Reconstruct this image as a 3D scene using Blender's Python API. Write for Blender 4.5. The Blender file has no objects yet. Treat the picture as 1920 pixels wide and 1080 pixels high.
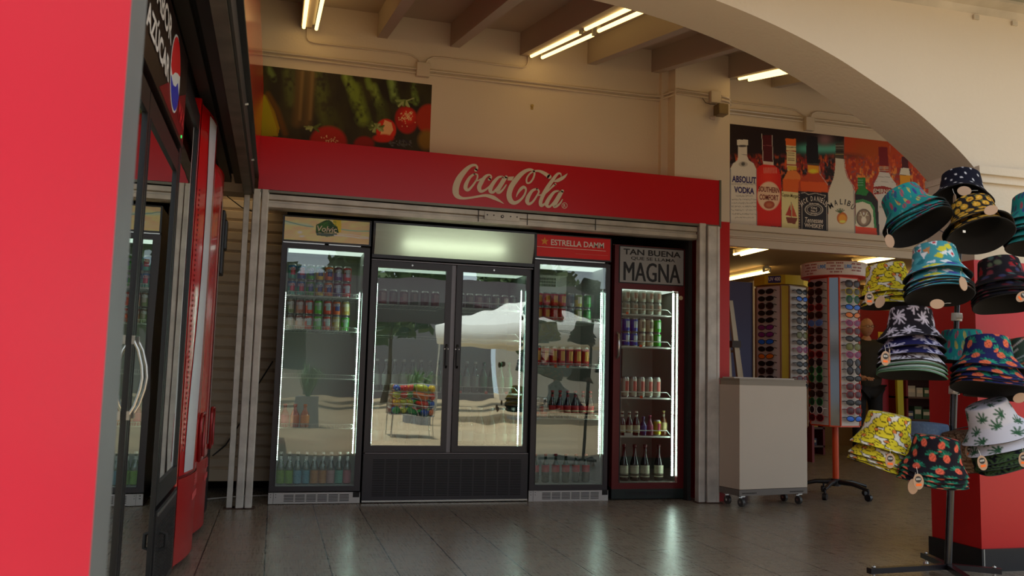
import bpy, math, random
import numpy as np
from mathutils import Vector, Matrix
PI = math.pi
R = math.radians
random.seed(7)
rng = np.random.default_rng(5)
SC = bpy.context.scene
COL = SC.collection

# ------------------------------------------------------------------ camera numbers, measured from the photograph
CY, CP, CR, CF, CH = 0.26365712, 0.10078968, 0.02682798, 1621.39, 0.94
_fw = np.array([math.sin(CY)*math.cos(CP), math.cos(CY)*math.cos(CP), math.sin(CP)])
_rt = np.array([math.cos(CY), -math.sin(CY), 0.0])
_up = np.cross(_rt, _fw)
_c, _s = math.cos(CR), math.sin(CR)
_rt, _up = _c*_rt+_s*_up, -_s*_rt+_c*_up
CAM = np.array([0, 0, CH])
def at(px, py, **k):
    "survey helper: where the sight line of a photo point meets a plane x=, y= or z= of the place"
    d = _fw+(px-960)/CF*_rt+(540-py)/CF*_up
    (ax, v), = k.items()
    i = 'xyz'.index(ax)
    return CAM+(v-CAM[i])/d[i]*d
def pr(x, y, z):
    v = np.stack([np.asarray(x)-CAM[0], np.asarray(y)-CAM[1]+0*np.asarray(x), np.asarray(z)-CAM[2]], -1)
    w = v@_fw
    return 960+CF*(v@_rt)/w, 540-CF*(v@_up)/w

# ------------------------------------------------------------------ materials
def lin(c):
    return tuple(((v/255)/12.92 if v/255 <= .04045 else ((v/255+.055)/1.055)**2.4) for v in c)
MATS = {}
def mat(name, rgb, rough=.6, metal=0., spec=.5, emit=None, es=0., bump=None, mottle=None, coat=0., alpha=None):
    "rgb in 0-255 surface colour; bump=(scale,strength); mottle=(scale,amount)"
    if name in MATS: return MATS[name]
    m = bpy.data.materials.new(name); m.use_nodes = True
    nt = m.node_tree; N = nt.nodes; L = nt.links
    b = N['Principled BSDF']
    c = lin(rgb)
    b.inputs['Base Color'].default_value = (*c, 1)
    b.inputs['Roughness'].default_value = rough
    b.inputs['Metallic'].default_value = metal
    b.inputs['Specular IOR Level'].default_value = spec
    if coat: b.inputs['Coat Weight'].default_value = coat; b.inputs['Coat Roughness'].default_value = .06
    if emit:
        b.inputs['Emission Color'].default_value = (*lin(emit), 1)
        b.inputs['Emission Strength'].default_value = es
    if mottle or bump:
        tc = N.new('ShaderNodeTexCoord')
        mp = N.new('ShaderNodeMapping'); L.new(tc.outputs['Object'], mp.inputs[0])
    if mottle:
        n = N.new('ShaderNodeTexNoise'); n.inputs['Scale'].default_value = mottle[0]; n.inputs['Detail'].default_value = 6
        L.new(mp.outputs[0], n.inputs['Vector'])
        r = N.new('ShaderNodeMapRange'); r.inputs[1].default_value = .3; r.inputs[2].default_value = .7
        r.inputs[3].default_value = 1-mottle[1]; r.inputs[4].default_value = 1+mottle[1]
        L.new(n.outputs['Fac'], r.inputs[0])
        mx = N.new('ShaderNodeVectorMath'); mx.operation = 'SCALE'; mx.inputs[0].default_value = c
        L.new(r.outputs[0], mx.inputs['Scale']); L.new(mx.outputs[0], b.inputs['Base Color'])
    if bump:
        n = N.new('ShaderNodeTexNoise'); n.inputs['Scale'].default_value = bump[0]; n.inputs['Detail'].default_value = 4
        L.new(mp.outputs[0], n.inputs['Vector'])
        bp = N.new('ShaderNodeBump'); bp.inputs['Strength'].default_value = bump[1]; bp.inputs['Distance'].default_value = .01
        L.new(n.outputs['Fac'], bp.inputs['Height']); L.new(bp.outputs[0], b.inputs['Normal'])
    MATS[name] = m
    return m
def emis(name, rgb, s):
    if name in MATS: return MATS[name]
    m = bpy.data.materials.new(name); m.use_nodes = True
    nt = m.node_tree; nt.nodes.clear()
    e = nt.nodes.new('ShaderNodeEmission'); o = nt.nodes.new('ShaderNodeOutputMaterial')
    e.inputs[0].default_value = (*lin(rgb), 1); e.inputs[1].default_value = s
    nt.links.new(e.outputs[0], o.inputs[0]); MATS[name] = m
    return m
def glass(name, k=1., tint=(1, 1, 1), wav=0., base=.0, ior=1.5):
    "thin door glass: clear, with a mirror film that grows with the viewing angle"
    if name in MATS: return MATS[name]
    m = bpy.data.materials.new(name); m.use_nodes = True
    nt = m.node_tree; N = nt.nodes; L = nt.links; N.clear()
    o = N.new('ShaderNodeOutputMaterial'); mx = N.new('ShaderNodeMixShader')
    t = N.new('ShaderNodeBsdfTransparent'); t.inputs[0].default_value = (*tint, 1)
    g = N.new('ShaderNodeBsdfGlossy'); g.inputs['Roughness'].default_value = .0; g.inputs[0].default_value = (.95, 1, .98, 1)
    f = N.new('ShaderNodeFresnel'); f.inputs[0].default_value = ior
    ma = N.new('ShaderNodeMath'); ma.operation = 'MULTIPLY_ADD'; ma.use_clamp = True
    ma.inputs[1].default_value = k; ma.inputs[2].default_value = base
    L.new(f.outputs[0], ma.inputs[0]); L.new(ma.outputs[0], mx.inputs[0])
    L.new(t.outputs[0], mx.inputs[1]); L.new(g.outputs[0], mx.inputs[2]); L.new(mx.outputs[0], o.inputs[0])
    if wav:
        tc = N.new('ShaderNodeTexCoord'); mp = N.new('ShaderNodeMapping'); mp.inputs['Scale'].default_value = (1.6, 1.6, .7)
        n = N.new('ShaderNodeTexNoise'); n.inputs['Scale'].default_value = 2.2; n.inputs['Detail'].default_value = 1
        b = N.new('ShaderNodeBump'); b.inputs['Strength'].default_value = wav; b.inputs['Distance'].default_value = .02
        L.new(tc.outputs['Object'], mp.inputs[0]); L.new(mp.outputs[0], n.inputs[0]); L.new(n.outputs['Fac'], b.inputs['Height'])
        L.new(b.outputs[0], g.inputs['Normal'])
    MATS[name] = m
    return m
def colmat(name='painted_print', rough=.45, spec=.4, sheen=0.):
    "printed or dyed surface whose colours are stored on the mesh points"
    if name in MATS: return MATS[name]
    m = mat(name, (255, 255, 255), rough=rough, spec=spec)
    a = m.node_tree.nodes.new('ShaderNodeAttribute'); a.attribute_name = 'Col'
    m.node_tree.links.new(a.outputs['Color'], m.node_tree.nodes['Principled BSDF'].inputs['Base Color'])
    return m

# ------------------------------------------------------------------ mesh builder
class MB:
    def __init__(s): s.v = []; s.f = []; s.m = []; s.sm = []; s.c = {}
    def _add(s, vs, fs, mi=0, sm=False):
        o = len(s.v); s.v += [tuple(map(float, p)) for p in vs]
        for f in fs: s.f.append([o+i for i in f]); s.m.append(mi); s.sm.append(sm)
        return o
    def box(s, x0, x1, y0, y1, z0, z1, mi=0):
        if x0 > x1: x0, x1 = x1, x0
        if y0 > y1: y0, y1 = y1, y0
        if z0 > z1: z0, z1 = z1, z0
        s._add([(x0,y0,z0),(x1,y0,z0),(x1,y1,z0),(x0,y1,z0),(x0,y0,z1),(x1,y0,z1),(x1,y1,z1),(x0,y1,z1)],
               [(0,3,2,1),(4,5,6,7),(0,1,5,4),(1,2,6,5),(2,3,7,6),(3,0,4,7)], mi)
        return s
    def quad(s, a, b, c, d, mi=0): s._add([a, b, c, d], [(0, 1, 2, 3)], mi); return s
    def cyl(s, p, q, r, mi=0, n=14, r2=None, caps=True, sm=True):
        p = Vector(p); q = Vector(q); d = (q-p)
        if d.length < 1e-9: return s
        d.normalize(); a = d.orthogonal().normalized(); b = d.cross(a)
        r2 = r if r2 is None else r2
        vs = []
        for c, rr in ((p, r), (q, r2)):
            for i in range(n):
                t = 2*PI*i/n; vs.append(c+(a*math.cos(t)+b*math.sin(t))*rr)
        s._add(vs, [(i, (i+1) % n, n+(i+1) % n, n+i) for i in range(n)], mi, sm)
        if caps:
            s._add(vs[:n], [tuple(reversed(range(n)))], mi); s._add(vs[n:], [tuple(range(n))], mi)
        return s
    def tube(s, pts, r, mi=0, n=8, closed=False):
        P = [Vector(p) for p in pts]; k = len(P)
        rs = r if isinstance(r, (list, tuple)) else [r]*k
        vs = []; a = None
        for i in range(k):
            if closed: d = (P[(i+1) % k]-P[i-1])
            else: d = (P[min(i+1, k-1)]-P[max(i-1, 0)])
            d.normalize()
            if a is None: a = d.orthogonal().normalized()
            else:
                a = a-d*a.dot(d)
                a = a.normalized() if a.length > 1e-6 else d.orthogonal().normalized()
            b = d.cross(a)
            for j in range(n):
                t = 2*PI*j/n; vs.append(P[i]+(a*math.cos(t)+b*math.sin(t))*rs[i])
        fs = []
        for i in range(k if closed else k-1):
            i2 = (i+1) % k
            fs += [(i*n+j, i*n+(j+1) % n, i2*n+(j+1) % n, i2*n+j) for j in range(n)]
        s._add(vs, fs, mi, True)
        if not closed:
            s._add(vs[:n], [tuple(reversed(range(n)))], mi); s._add(vs[-n:], [tuple(range(n))], mi)
        return s
    def lathe(s, prof, c=(0, 0, 0), mi=0, n=20, mis=None, angmi=None, M=None):
        "prof: list of (r,z); mis: material per band"
        vs = []
        for r, z in prof:
            for i in range(n):
                t = 2*PI*i/n; p = Vector((r*math.cos(t), r*math.sin(t), z))
                if M is not None: p = M@p
                vs.append((p.x+c[0], p.y+c[1], p.z+c[2]))
        o = len(s.v); s.v += vs
        for k in range(len(prof)-1):
            for i in range(n):
                s.f.append([o+k*n+i, o+k*n+(i+1) % n, o+(k+1)*n+(i+1) % n, o+(k+1)*n+i])
                mm = mis[k] if mis else mi
                if angmi and k in angmi[0] and i in angmi[1]: mm = angmi[2]
                s.m.append(mm); s.sm.append(True)
        if prof[0][0] > 1e-5: s.f.append([o+i for i in reversed(range(n))]); s.m.append(mis[0] if mis else mi); s.sm.append(False)
        if prof[-1][0] > 1e-5:
            k = len(prof)-1; s.f.append([o+k*n+i for i in range(n)]); s.m.append(mis[-1] if mis else mi); s.sm.append(False)
        return s
    def prism(s, poly, axis, a, b, mi=0, mi_side=None):
        n = len(poly)
        def P(u, w, t): return {'y': (u, t, w), 'x': (t, u, w), 'z': (u, w, t)}[axis]
        vs = [P(u, w, a) for u, w in poly]+[P(u, w, b) for u, w in poly]
        s._add(vs, [tuple(range(n)), tuple(reversed(range(n, 2*n)))], mi)
        s._add(vs, [(i, n+i, n+(i+1) % n, (i+1) % n) for i in range(n)], mi if mi_side is None else mi_side)
        return s
    def ribbon(s, pts, rad, f3, mi=0):
        "flat brush stroke in 2D with varying half-width; f3 maps (u,v) to a point"
        P = []
        k = len(pts)
        for i in range(k-1):
            p0, p1, p2, p3 = (pts[max(i-1, 0)], pts[i], pts[i+1], pts[min(i+2, k-1)])
            r1, r2 = rad[i], rad[i+1]
            for j in range(6):
                t = j/6; t2 = t*t; t3 = t2*t
                q = [.5*((2*p1[a])+(-p0[a]+p2[a])*t+(2*p0[a]-5*p1[a]+4*p2[a]-p3[a])*t2+(-p0[a]+3*p1[a]-3*p2[a]+p3[a])*t3) for a in (0, 1)]
                P.append((q[0], q[1], r1+(r2-r1)*t))
        P.append((*pts[-1], rad[-1]))
        L = []; Rr = []
        for i, (x, y, r) in enumerate(P):
            a = P[max(i-1, 0)]; b = P[min(i+1, len(P)-1)]
            dx, dy = b[0]-a[0], b[1]-a[1]; l = math.hypot(dx, dy) or 1
            L.append((x-dy/l*r, y+dx/l*r)); Rr.append((x+dy/l*r, y-dx/l*r))
        vs = [f3(*p) for p in L]+[f3(*p) for p in Rr]; n = len(P)
        s._add(vs, [(i, i+1, n+i+1, n+i) for i in range(n-1)], mi)
        for (x, y, r) in (P[0], P[-1]):
            s._add([f3(x+r*math.cos(t*PI/6), y+r*math.sin(t*PI/6)) for t in range(12)], [tuple(range(12))], mi)
        return s
    def grid(s, X, Y, Z, C=None, mi=0, sm=False, wrap=False):
        "X,Y,Z arrays (nv,nu); C colours (nv,nu,3) linear"
        nv, nu = X.shape; o = len(s.v)
        s.v += list(zip(X.ravel().tolist(), Y.ravel().tolist(), Z.ravel().tolist()))
        for j in range(nv-1):
            for i in range(nu if wrap else nu-1):
                i2 = (i+1) % nu
                s.f.append([o+j*nu+i, o+j*nu+i2, o+(j+1)*nu+i2, o+(j+1)*nu+i]); s.m.append(mi); s.sm.append(sm)
        if C is not None: s.c[o] = C.reshape(-1, 3)
        return s
    def text(s, txt, f3, mi=0, bold=.0, shear=0., res=3):
        "letters fitted in the unit square; f3 maps (u,v) in 0..1 to a point"
        V, F = glyphs(txt, bold, shear, res)
        s._add([f3(u, v) for u, v in V], F, mi); return s
    def build(s, name, mats, parent=None, loc=None, local=False, bevel=0, label=None, cat=None, group=None, kind=None):
        v = np.array(s.v, float).reshape(-1, 3)
        if parent is not None and not local:
            p = parent
            off = np.zeros(3)
            while p is not None: off += np.array(p.location); p = p.parent
            v = v-off
        elif parent is None and not local:
            if loc is None:
                loc = ((v[:, 0].min()+v[:, 0].max())/2, (v[:, 1].min()+v[:, 1].max())/2, v[:, 2].min())
            v = v-np.array(loc)
        me = bpy.data.meshes.new(name)
        me.from_pydata(v.tolist(), [], s.f)
        for m in (mats if isinstance(mats, (list, tuple)) else [mats]): me.materials.append(m)
        me.polygons.foreach_set('material_index', s.m); me.polygons.foreach_set('use_smooth', s.sm)
        if s.c:
            ca = np.ones((len(v), 4), np.float32)
            for o, c in s.c.items(): ca[o:o+len(c), :3] = c
            at_ = me.color_attributes.new('Col', 'FLOAT_COLOR', 'POINT'); at_.data.foreach_set('color', ca.ravel())
        me.update()
        ob = bpy.data.objects.new(name, me); COL.objects.link(ob)
        if parent is not None: ob.parent = parent
        if loc is not None and (parent is None or local): ob.location = loc
        if bevel:
            b = ob.modifiers.new('bevel', 'BEVEL'); b.width = bevel; b.segments = 2; b.limit_method = 'ANGLE'
        if label: ob['label'] = label
        if cat: ob['category'] = cat
        if group: ob['group'] = group
        if kind: ob['kind'] = kind
        return ob
_gl = {}
def glyphs(txt, bold=0., shear=0., res=3):
    key = (txt, bold, shear)
    if key in _gl: return _gl[key]
    cu = bpy.data.curves.new('letters', 'FONT'); cu.body = txt; cu.offset = bold; cu.shear = shear; cu.resolution_u = res
    cu.space_line = .95; cu.align_x = 'CENTER'
    ob = bpy.data.objects.new('letters', cu); COL.objects.link(ob)
    dg = bpy.context.evaluated_depsgraph_get(); ev = ob.evaluated_get(dg); me = ev.to_mesh()
    V = np.array([v.co[:2] for v in me.vertices]); F = [tuple(p.vertices) for p in me.polygons]
    ev.to_mesh_clear(); bpy.data.objects.remove(ob); bpy.data.curves.remove(cu)
    V = (V-V.min(0))/(V.max(0)-V.min(0))
    _gl[key] = (V.tolist(), F)
    return _gl[key]
def on_xz(x0, x1, z0, z1, y): return lambda u, v: (x0+(x1-x0)*u, y, z0+(z1-z0)*v)
def on_px(x0, y0, x1, y1, h, y):
    "baseline from photo point (x0,y0) to (x1,y1), letters h photo units high, on the wall plane y"
    a = at(x0, y0, y=y); b = at(x1, y1, y=y); c = at(x0, y0-h, y=y)
    H = c[2]-a[2]
    return lambda u, v: (a[0]+(b[0]-a[0])*u, y, a[2]+(b[2]-a[2])*u+H*v)
def thing(name, label, cat, loc=(0, 0, 0), rz=0, group=None):
    o = bpy.data.objects.new(name, None); COL.objects.link(o); o.empty_display_size = .05
    o.location = loc; o.rotation_euler = (0, 0, rz); o['label'] = label; o['category'] = cat
    if group: o['group'] = group
    return o
def dup(root, loc=None, rot=None, label=None, group=None, cat=None):
    def cp(o, par):
        c = o.copy(); COL.objects.link(c)
        if par is not None: c.parent = par
        for ch in list(o.children): cp(ch, c)
        return c
    r = cp(root, None)
    if loc is not None: r.location = loc
    if rot is not None: r.rotation_euler = rot
    if label: r['label'] = label
    if group: r['group'] = group
    if cat: r['category'] = cat
    return r
def struct(name, m, mats, **k): return m.build(name, mats, kind='structure', **k)
ORD = ['first', 'second', 'third', 'fourth', 'fifth', 'sixth', 'seventh', 'eighth', 'ninth', 'tenth', 'eleventh', 'twelfth',
       'thirteenth', 'fourteenth', 'fifteenth', 'sixteenth', 'seventeenth', 'eighteenth', 'nineteenth', 'twentieth', 'twenty-first']

# ------------------------------------------------------------------ painter: prints are worked out point by point
class Paint:
    def __init__(s, U, V, base):
        s.U = U; s.V = V; s.C = np.zeros(U.shape+(3,)); s.C[...] = lin(base)
    def blend(s, a, col):
        a = np.clip(a, 0, 1)[..., None]; s.C = s.C*(1-a)+np.array(lin(col))*a
    def ell(s, cx, cy, rx, ry, col, ang=0, soft=.12):
        c, q = math.cos(R(ang)), math.sin(R(ang)); dx = s.U-cx; dy = s.V-cy
        d = np.hypot((dx*c+dy*q)/rx, (-dx*q+dy*c)/ry); s.blend((1-d)/soft+.5, col)
    def poly(s, pts, col):
        U, V = s.U, s.V; ins = np.zeros(U.shape, bool); n = len(pts)
        for i in range(n):
            x1, y1 = pts[i]; x2, y2 = pts[(i+1) % n]
            if y1 == y2: continue
            ins ^= ((y1 > V) != (y2 > V)) & (U < (x2-x1)*(V-y1)/(y2-y1)+x1)
        s.blend(ins.astype(float), col)
    def line(s, pts, w, col, soft=.4):
        D = np.full(s.U.shape, 1e9)
        for (x1, y1), (x2, y2) in zip(pts[:-1], pts[1:]):
            l2 = (x2-x1)**2+(y2-y1)**2+1e-9
            t = np.clip(((s.U-x1)*(x2-x1)+(s.V-y1)*(y2-y1))/l2, 0, 1)
            D = np.minimum(D, np.hypot(s.U-x1-t*(x2-x1), s.V-y1-t*(y2-y1)))
        s.blend((w/2-D)/(soft*w/2)+.5, col)
    def noise(s, sx, sy, col, thr, soft, amt=1., mask=None, seed=0):
        n = vnoise(s.U*sx, s.V*sy, seed)
        a = np.clip((n-thr)/soft, 0, 1)*amt
        if mask is not None: a = a*mask
        s.blend(a, col)
def vnoise(u, v, seed=0):
    g = np.random.default_rng(seed).random((257, 257))
    def one(u, v):
        i = np.floor(u).astype(int); j = np.floor(v).astype(int); fu = u-i; fv = v-j
        fu = fu*fu*(3-2*fu); fv = fv*fv*(3-2*fv)
        G = lambda a, b: g[a % 256, b % 256]
        return (G(i, j)*(1-fu)+G(i+1, j)*fu)*(1-fv)+(G(i, j+1)*(1-fu)+G(i+1, j+1)*fu)*fv
    return .6*one(u, v)+.3*one(2*u+7, 2*v+3)+.1*one(4*u, 4*v+9)
def up(c, g=2.1):
    l = [min(.92, v*k) for v, k in zip(lin(c), (g, g*1.06, g*1.18))]
    return tuple(255*(v*12.92 if v <= .0031308 else 1.055*v**(1/2.4)-.055) for v in l)
# ------------------------------------------------------------------ setting: floor, walls, ceiling
YW, YP, YF, YS = 6.43, 6.25, 6.37, 6.2          # back wall, pier face, cooler fronts, sign front
def floor_mat():
    m = bpy.data.materials.new('glazed_floor_tile'); m.use_nodes = True
    nt = m.node_tree; N = nt.nodes; L = nt.links; b = N['Principled BSDF']
    tc = N.new('ShaderNodeTexCoord'); sp = N.new('ShaderNodeSeparateXYZ'); L.new(tc.outputs['Object'], sp.inputs[0])
    def joint(out, size, off, w):
        a = N.new('ShaderNodeMath'); a.operation = 'ADD'; a.inputs[1].default_value = off; L.new(out, a.inputs[0])
        d = N.new('ShaderNodeMath'); d.operation = 'PINGPONG'; d.inputs[1].default_value = size/2; L.new(a.outputs[0], d.inputs[0])
        g = N.new('ShaderNodeMath'); g.operation = 'LESS_THAN'; g.inputs[1].default_value = w; L.new(d.outputs[0], g.inputs[0])
        return g
    gx = joint(sp.outputs['X'], .305, 30.5, .0032); gy = joint(sp.outputs['Y'], .61, 30.5-.25, .0022)
    mxj = N.new('ShaderNodeMath'); mxj.operation = 'MAXIMUM'; L.new(gx.outputs[0], mxj.inputs[0]); L.new(gy.outputs[0], mxj.inputs[1])
    mp = N.new('ShaderNodeMapping'); mp.inputs['Scale'].default_value = (3, 60, 1); L.new(tc.outputs['Object'], mp.inputs[0])
    n = N.new('ShaderNodeTexNoise'); n.inputs['Scale'].default_value = 1.5; n.inputs['Detail'].default_value = 5; L.new(mp.outputs[0], n.inputs[0])
    mp2 = N.new('ShaderNodeMapping'); mp2.inputs['Scale'].default_value = (70, 5, 1); L.new(tc.outputs['Object'], mp2.inputs[0])
    n2 = N.new('ShaderNodeTexNoise'); n2.inputs['Scale'].default_value = 1.5; n2.inputs['Detail'].default_value = 4; L.new(mp2.outputs[0], n2.inputs[0])
    n3 = N.new('ShaderNodeTexNoise'); n3.inputs['Scale'].default_value = 1.3; n3.inputs['Detail'].default_value = 5; L.new(tc.outputs['Object'], n3.inputs[0])
    s1 = N.new('ShaderNodeMath'); s1.operation = 'ADD'; L.new(n.outputs['Fac'], s1.inputs[0]); L.new(n2.outputs['Fac'], s1.inputs[1])
    s2 = N.new('ShaderNodeMath'); s2.operation = 'ADD'; L.new(s1.outputs[0], s2.inputs[0]); L.new(n3.outputs['Fac'], s2.inputs[1])
    cr = N.new('ShaderNodeMapRange'); cr.inputs[1].default_value = 1.0; cr.inputs[2].default_value = 2.0
    L.new(s2.outputs[0], cr.inputs[0])
    mc = N.new('ShaderNodeMix'); mc.data_type = 'RGBA'; mc.inputs[6].default_value = (*lin((122, 113, 99)), 1); mc.inputs[7].default_value = (*lin((150, 140, 124)), 1)
    L.new(cr.outputs[0], mc.inputs[0])
    mj = N.new('ShaderNodeMix'); mj.data_type = 'RGBA'; mj.inputs[7].default_value = (*lin((40, 37, 34)), 1)
    L.new(mxj.outputs[0], mj.inputs[0]); L.new(mc.outputs[2], mj.inputs[6]); L.new(mj.outputs[2], b.inputs['Base Color'])
    rr = N.new('ShaderNodeMapRange'); rr.inputs[1].default_value = .6; rr.inputs[2].default_value = 1.4; rr.inputs[3].default_value = .22; rr.inputs[4].default_value = .36
    L.new(s1.outputs[0], rr.inputs[0]); L.new(rr.outputs[0], b.inputs['Roughness'])
    bp = N.new('ShaderNodeBump'); bp.inputs['Strength'].default_value = .1; bp.inputs['Distance'].default_value = .004
    hj = N.new('ShaderNodeMath'); hj.operation = 'MULTIPLY_ADD'; hj.inputs[1].default_value = -4.; L.new(mxj.outputs[0], hj.inputs[0]); L.new(s1.outputs[0], hj.inputs[2])
    L.new(hj.outputs[0], bp.inputs['Height']); L.new(bp.outputs[0], b.inputs['Normal'])
    b.inputs['Specular IOR Level'].default_value = .36
    return m
M_FLOOR = floor_mat()
M_CREAM = mat('cream_wall_paint', (222, 206, 184), .7, bump=(60, .12), mottle=(1.1, .035))
M_CREAM2 = mat('arch_plaster', (222, 208, 186), .75, bump=(45, .18), mottle=(1.4, .03))
M_CEIL = mat('ceiling_paint', (186, 172, 154), .75, bump=(40, .1))
M_REDW = mat('red_wall_paint', (196, 16, 18), .35, bump=(30, .05))
M_BASE = mat('black_base_tile', (26, 25, 27), .25)
M_GROUT = mat('pale_grout', (170, 168, 160), .7)
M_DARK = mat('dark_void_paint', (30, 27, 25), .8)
M_GALV = mat('galvanised_steel', (204, 200, 190), .45, metal=.2, mottle=(9, .2), bump=(14, .1))
M_BLACK = mat('black_plastic', (27, 26, 29), .38)
M_WHITEP = mat('white_plastic', (214, 212, 206), .4)
M_CONDUIT = mat('painted_conduit', (214, 198, 176), .5)

m = MB(); m.box(-3, 10.5, 2.9, 12, -.12, 0); struct('floor', m, M_FLOOR, loc=(0, 0, 0))
# back wall with pier, red dado on the pier, header over the shop door
m = MB(); m.box(-2.6, 3.05, YW, YW+.2, 2.2, 3.9); struct('wall_back', m, M_CREAM)
m = MB(); m.box(3.015, 3.508, YP, 7.3, 2.229, 3.9, 0); m.box(3.3, 3.508, YP, 7.3, 0, 2.229, 1)
m.box(2.955, 3.02, YP+.13, YW, 2.2, 3.9, 0)
struct('wall_pier', m, [M_CREAM, M_REDW])
m = MB(); m.box(3.508, 10, YW, 6.7, 2.14, 3.9); struct('wall_header', m, M_CREAM)
m = MB()
m.box(3.51, 9.5, 6.31, YW, 2.185, 2.232); m.box(3.51, 9.5, 6.36, YW, 2.125, 2.185); m.box(3.51, 9.5, 6.385, YW, 2.06, 2.125)
m.box(3.51, 9.5, 6.34, 6.36, 2.135, 2.15)
struct('trim_1', m, mat('door_ledge_paint', (205, 192, 172), .55))
# sloping ceiling from the arch up to the back wall
def zc(y): return 3.665-.2149*(YW-y)
m = MB(); m.prism([(4.0, zc(4.0)), (6.7, zc(6.7)), (6.7, zc(6.7)+.12), (4.0, zc(4.0)+.12)], 'x', -2.6, 10)
struct('ceiling', m, M_CEIL)
for i, bx in enumerate((-1.05, -.48, .09, .655, 1.22, 1.785, 2.355, 2.92, 3.53, 4.04, 4.56, 5.13, 5.7)):
    m = MB(); m.prism([(4.05, zc(4.05)-.19), (YW+.05, zc(YW+.05)-.19), (YW+.05, zc(YW+.05)+.02), (4.05, zc(4.05)+.02)], 'x', bx-.036, bx+.04)
    struct('trim_%d' % (i+2), m, M_CEIL)
# arch wall
arc = [(3.60, 2.10), (3.56, 2.145), (3.44, 2.245), (3.21, 2.40), (2.96, 2.525), (2.71, 2.64), (2.40, 2.748), (2.05, 2.838), (1.72, 2.893), (1.4, 2.922), (1.05, 2.932)]
full = arc+[(2.1-x, z) for x, z in reversed(arc[:-1])]
def crom(P, k=5):
    o = []
    for i in range(len(P)-1):
        p0, p1, p2, p3 = P[max(i-1, 0)], P[i], P[i+1], P[min(i+2, len(P)-1)]
        for j in range(k):
            t = j/k
            o.append(tuple(.5*(2*p1[a]+(-p0[a]+p2[a])*t+(2*p0[a]-5*p1[a]+4*p2[a]-p3[a])*t*t+(-p0[a]+3*p1[a]-3*p2[a]+p3[a])*t**3) for a in (0, 1)))
    return o+[P[-1]]
cv = crom(full)
m = MB()
YA, YB = 3.77, 4.12
for (x1, z1), (x2, z2) in zip(cv[:-1], cv[1:]):
    m.quad((x1, YA, z1), (x1, YA, 4.0), (x2, YA, 4.0), (x2, YA, z2)); m.quad((x1, YB, z1), (x2, YB, z2), (x2, YB, 4.0), (x1, YB, 4.0))
    m.quad((x1, YA, z1), (x2, YA, z2), (x2, YB, z2), (x1, YB, z1))
m.quad((3.6, YA, 2.1), (6.0, YA, 2.1), (6.0, YA, 4), (3.6, YA, 4)); m.quad((3.6, YB, 2.1), (3.6, YB, 4), (6, YB, 4), (6, YB, 2.1))
m.quad((-1.5, YA, 2.1), (-1.5, YA, 4), (-3, YA, 4), (-3, YA, 2.1)); m.quad((-1.5, YB, 2.1), (-3, YB, 2.1), (-3, YB, 4), (-1.5, YB, 4))
m.quad((4.4, YA, 2.1), (4.4, YB, 2.1), (6, YB, 2.1), (6, YA, 2.1))
struct('wall_arch', m, M_CREAM2, loc=(0, YA, 0))
m = MB(); m.box(3.585, 4.4, YA-.035, YB+.02, 2.085, 2.128); m.box(3.59, 4.4, YA-.015, YB, 2.045, 2.085)
struct('trim_15', m, M_CREAM2)
m = MB(); m.box(3.565, 4.4, YA, YB, .115, 1.62, 1); m.box(3.575, 4.4, YA+.005, YB, 1.62, 2.05, 0)
struct('wall_column', m, [M_CREAM2, M_REDW])
m = MB()
m.box(3.552, 4.4, YA-.014, YB+.014, 0, .115, 0)
for gx in (3.5665, 3.93): m.box(gx-.003, gx+.003, YA-.0155, YA, 0, .114, 1)
struct('baseboard_column', m, [M_BASE, M_GROUT])
m = MB(); m.prism([(YA, 2.99), (YA, 3.05), (YA-.1, 3.045), (YA-.1, 3.03), (YA-.03, 3.02)], 'x', -3, 7)
for x in (3.6, 3.86): m.box(x, x+.035, YA-.012, YA, 2.955, 2.98)
struct('trim_16', m, mat('eave_moulding', (196, 186, 168), .7, mottle=(6, .15)))
m = MB(); m.box(-3, 9, 3.0, YA, 3.045, 3.2); struct('ceiling_eave', m, mat('eave_underside', (150, 152, 138), .8, mottle=(3, .08)))
# shop room
m = MB(); m.box(3.4, 10.2, 6.7, 12, 2.45, 2.6); struct('ceiling_shop', m, mat('shop_ceiling_paint', (170, 140, 105), .7))
m = MB(); m.box(3.2, 10.2, 11.7, 11.85, 0, 2.6); struct('wall_shop_back', m, mat('shop_wall_paint', (176, 150, 120), .7))
m = MB(); m.box(3.3, 3.508, 7.3, 11.7, 0, 2.6); struct('wall_shop_left', m, mat('shop_wall_paint', (176, 150, 120), .7))
m = MB(); m.box(9.8, 10, 6.7, 11.7, 0, 2.6); struct('wall_shop_right', m, mat('shop_wall_paint', (176, 150, 120), .7))
# kiosk recess behind the coolers
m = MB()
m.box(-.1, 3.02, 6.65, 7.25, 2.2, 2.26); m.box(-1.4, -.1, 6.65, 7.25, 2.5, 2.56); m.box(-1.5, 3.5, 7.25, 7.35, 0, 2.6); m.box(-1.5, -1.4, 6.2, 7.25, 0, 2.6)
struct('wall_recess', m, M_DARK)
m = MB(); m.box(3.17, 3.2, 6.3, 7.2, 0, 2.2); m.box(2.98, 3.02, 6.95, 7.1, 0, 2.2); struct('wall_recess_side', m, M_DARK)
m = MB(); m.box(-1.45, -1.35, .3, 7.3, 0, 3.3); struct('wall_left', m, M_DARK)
m = MB(); m.box(-1.4, -.205, .3, 6.2, 2.28, 2.34); struct('ceiling_left', m, M_DARK)

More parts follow.
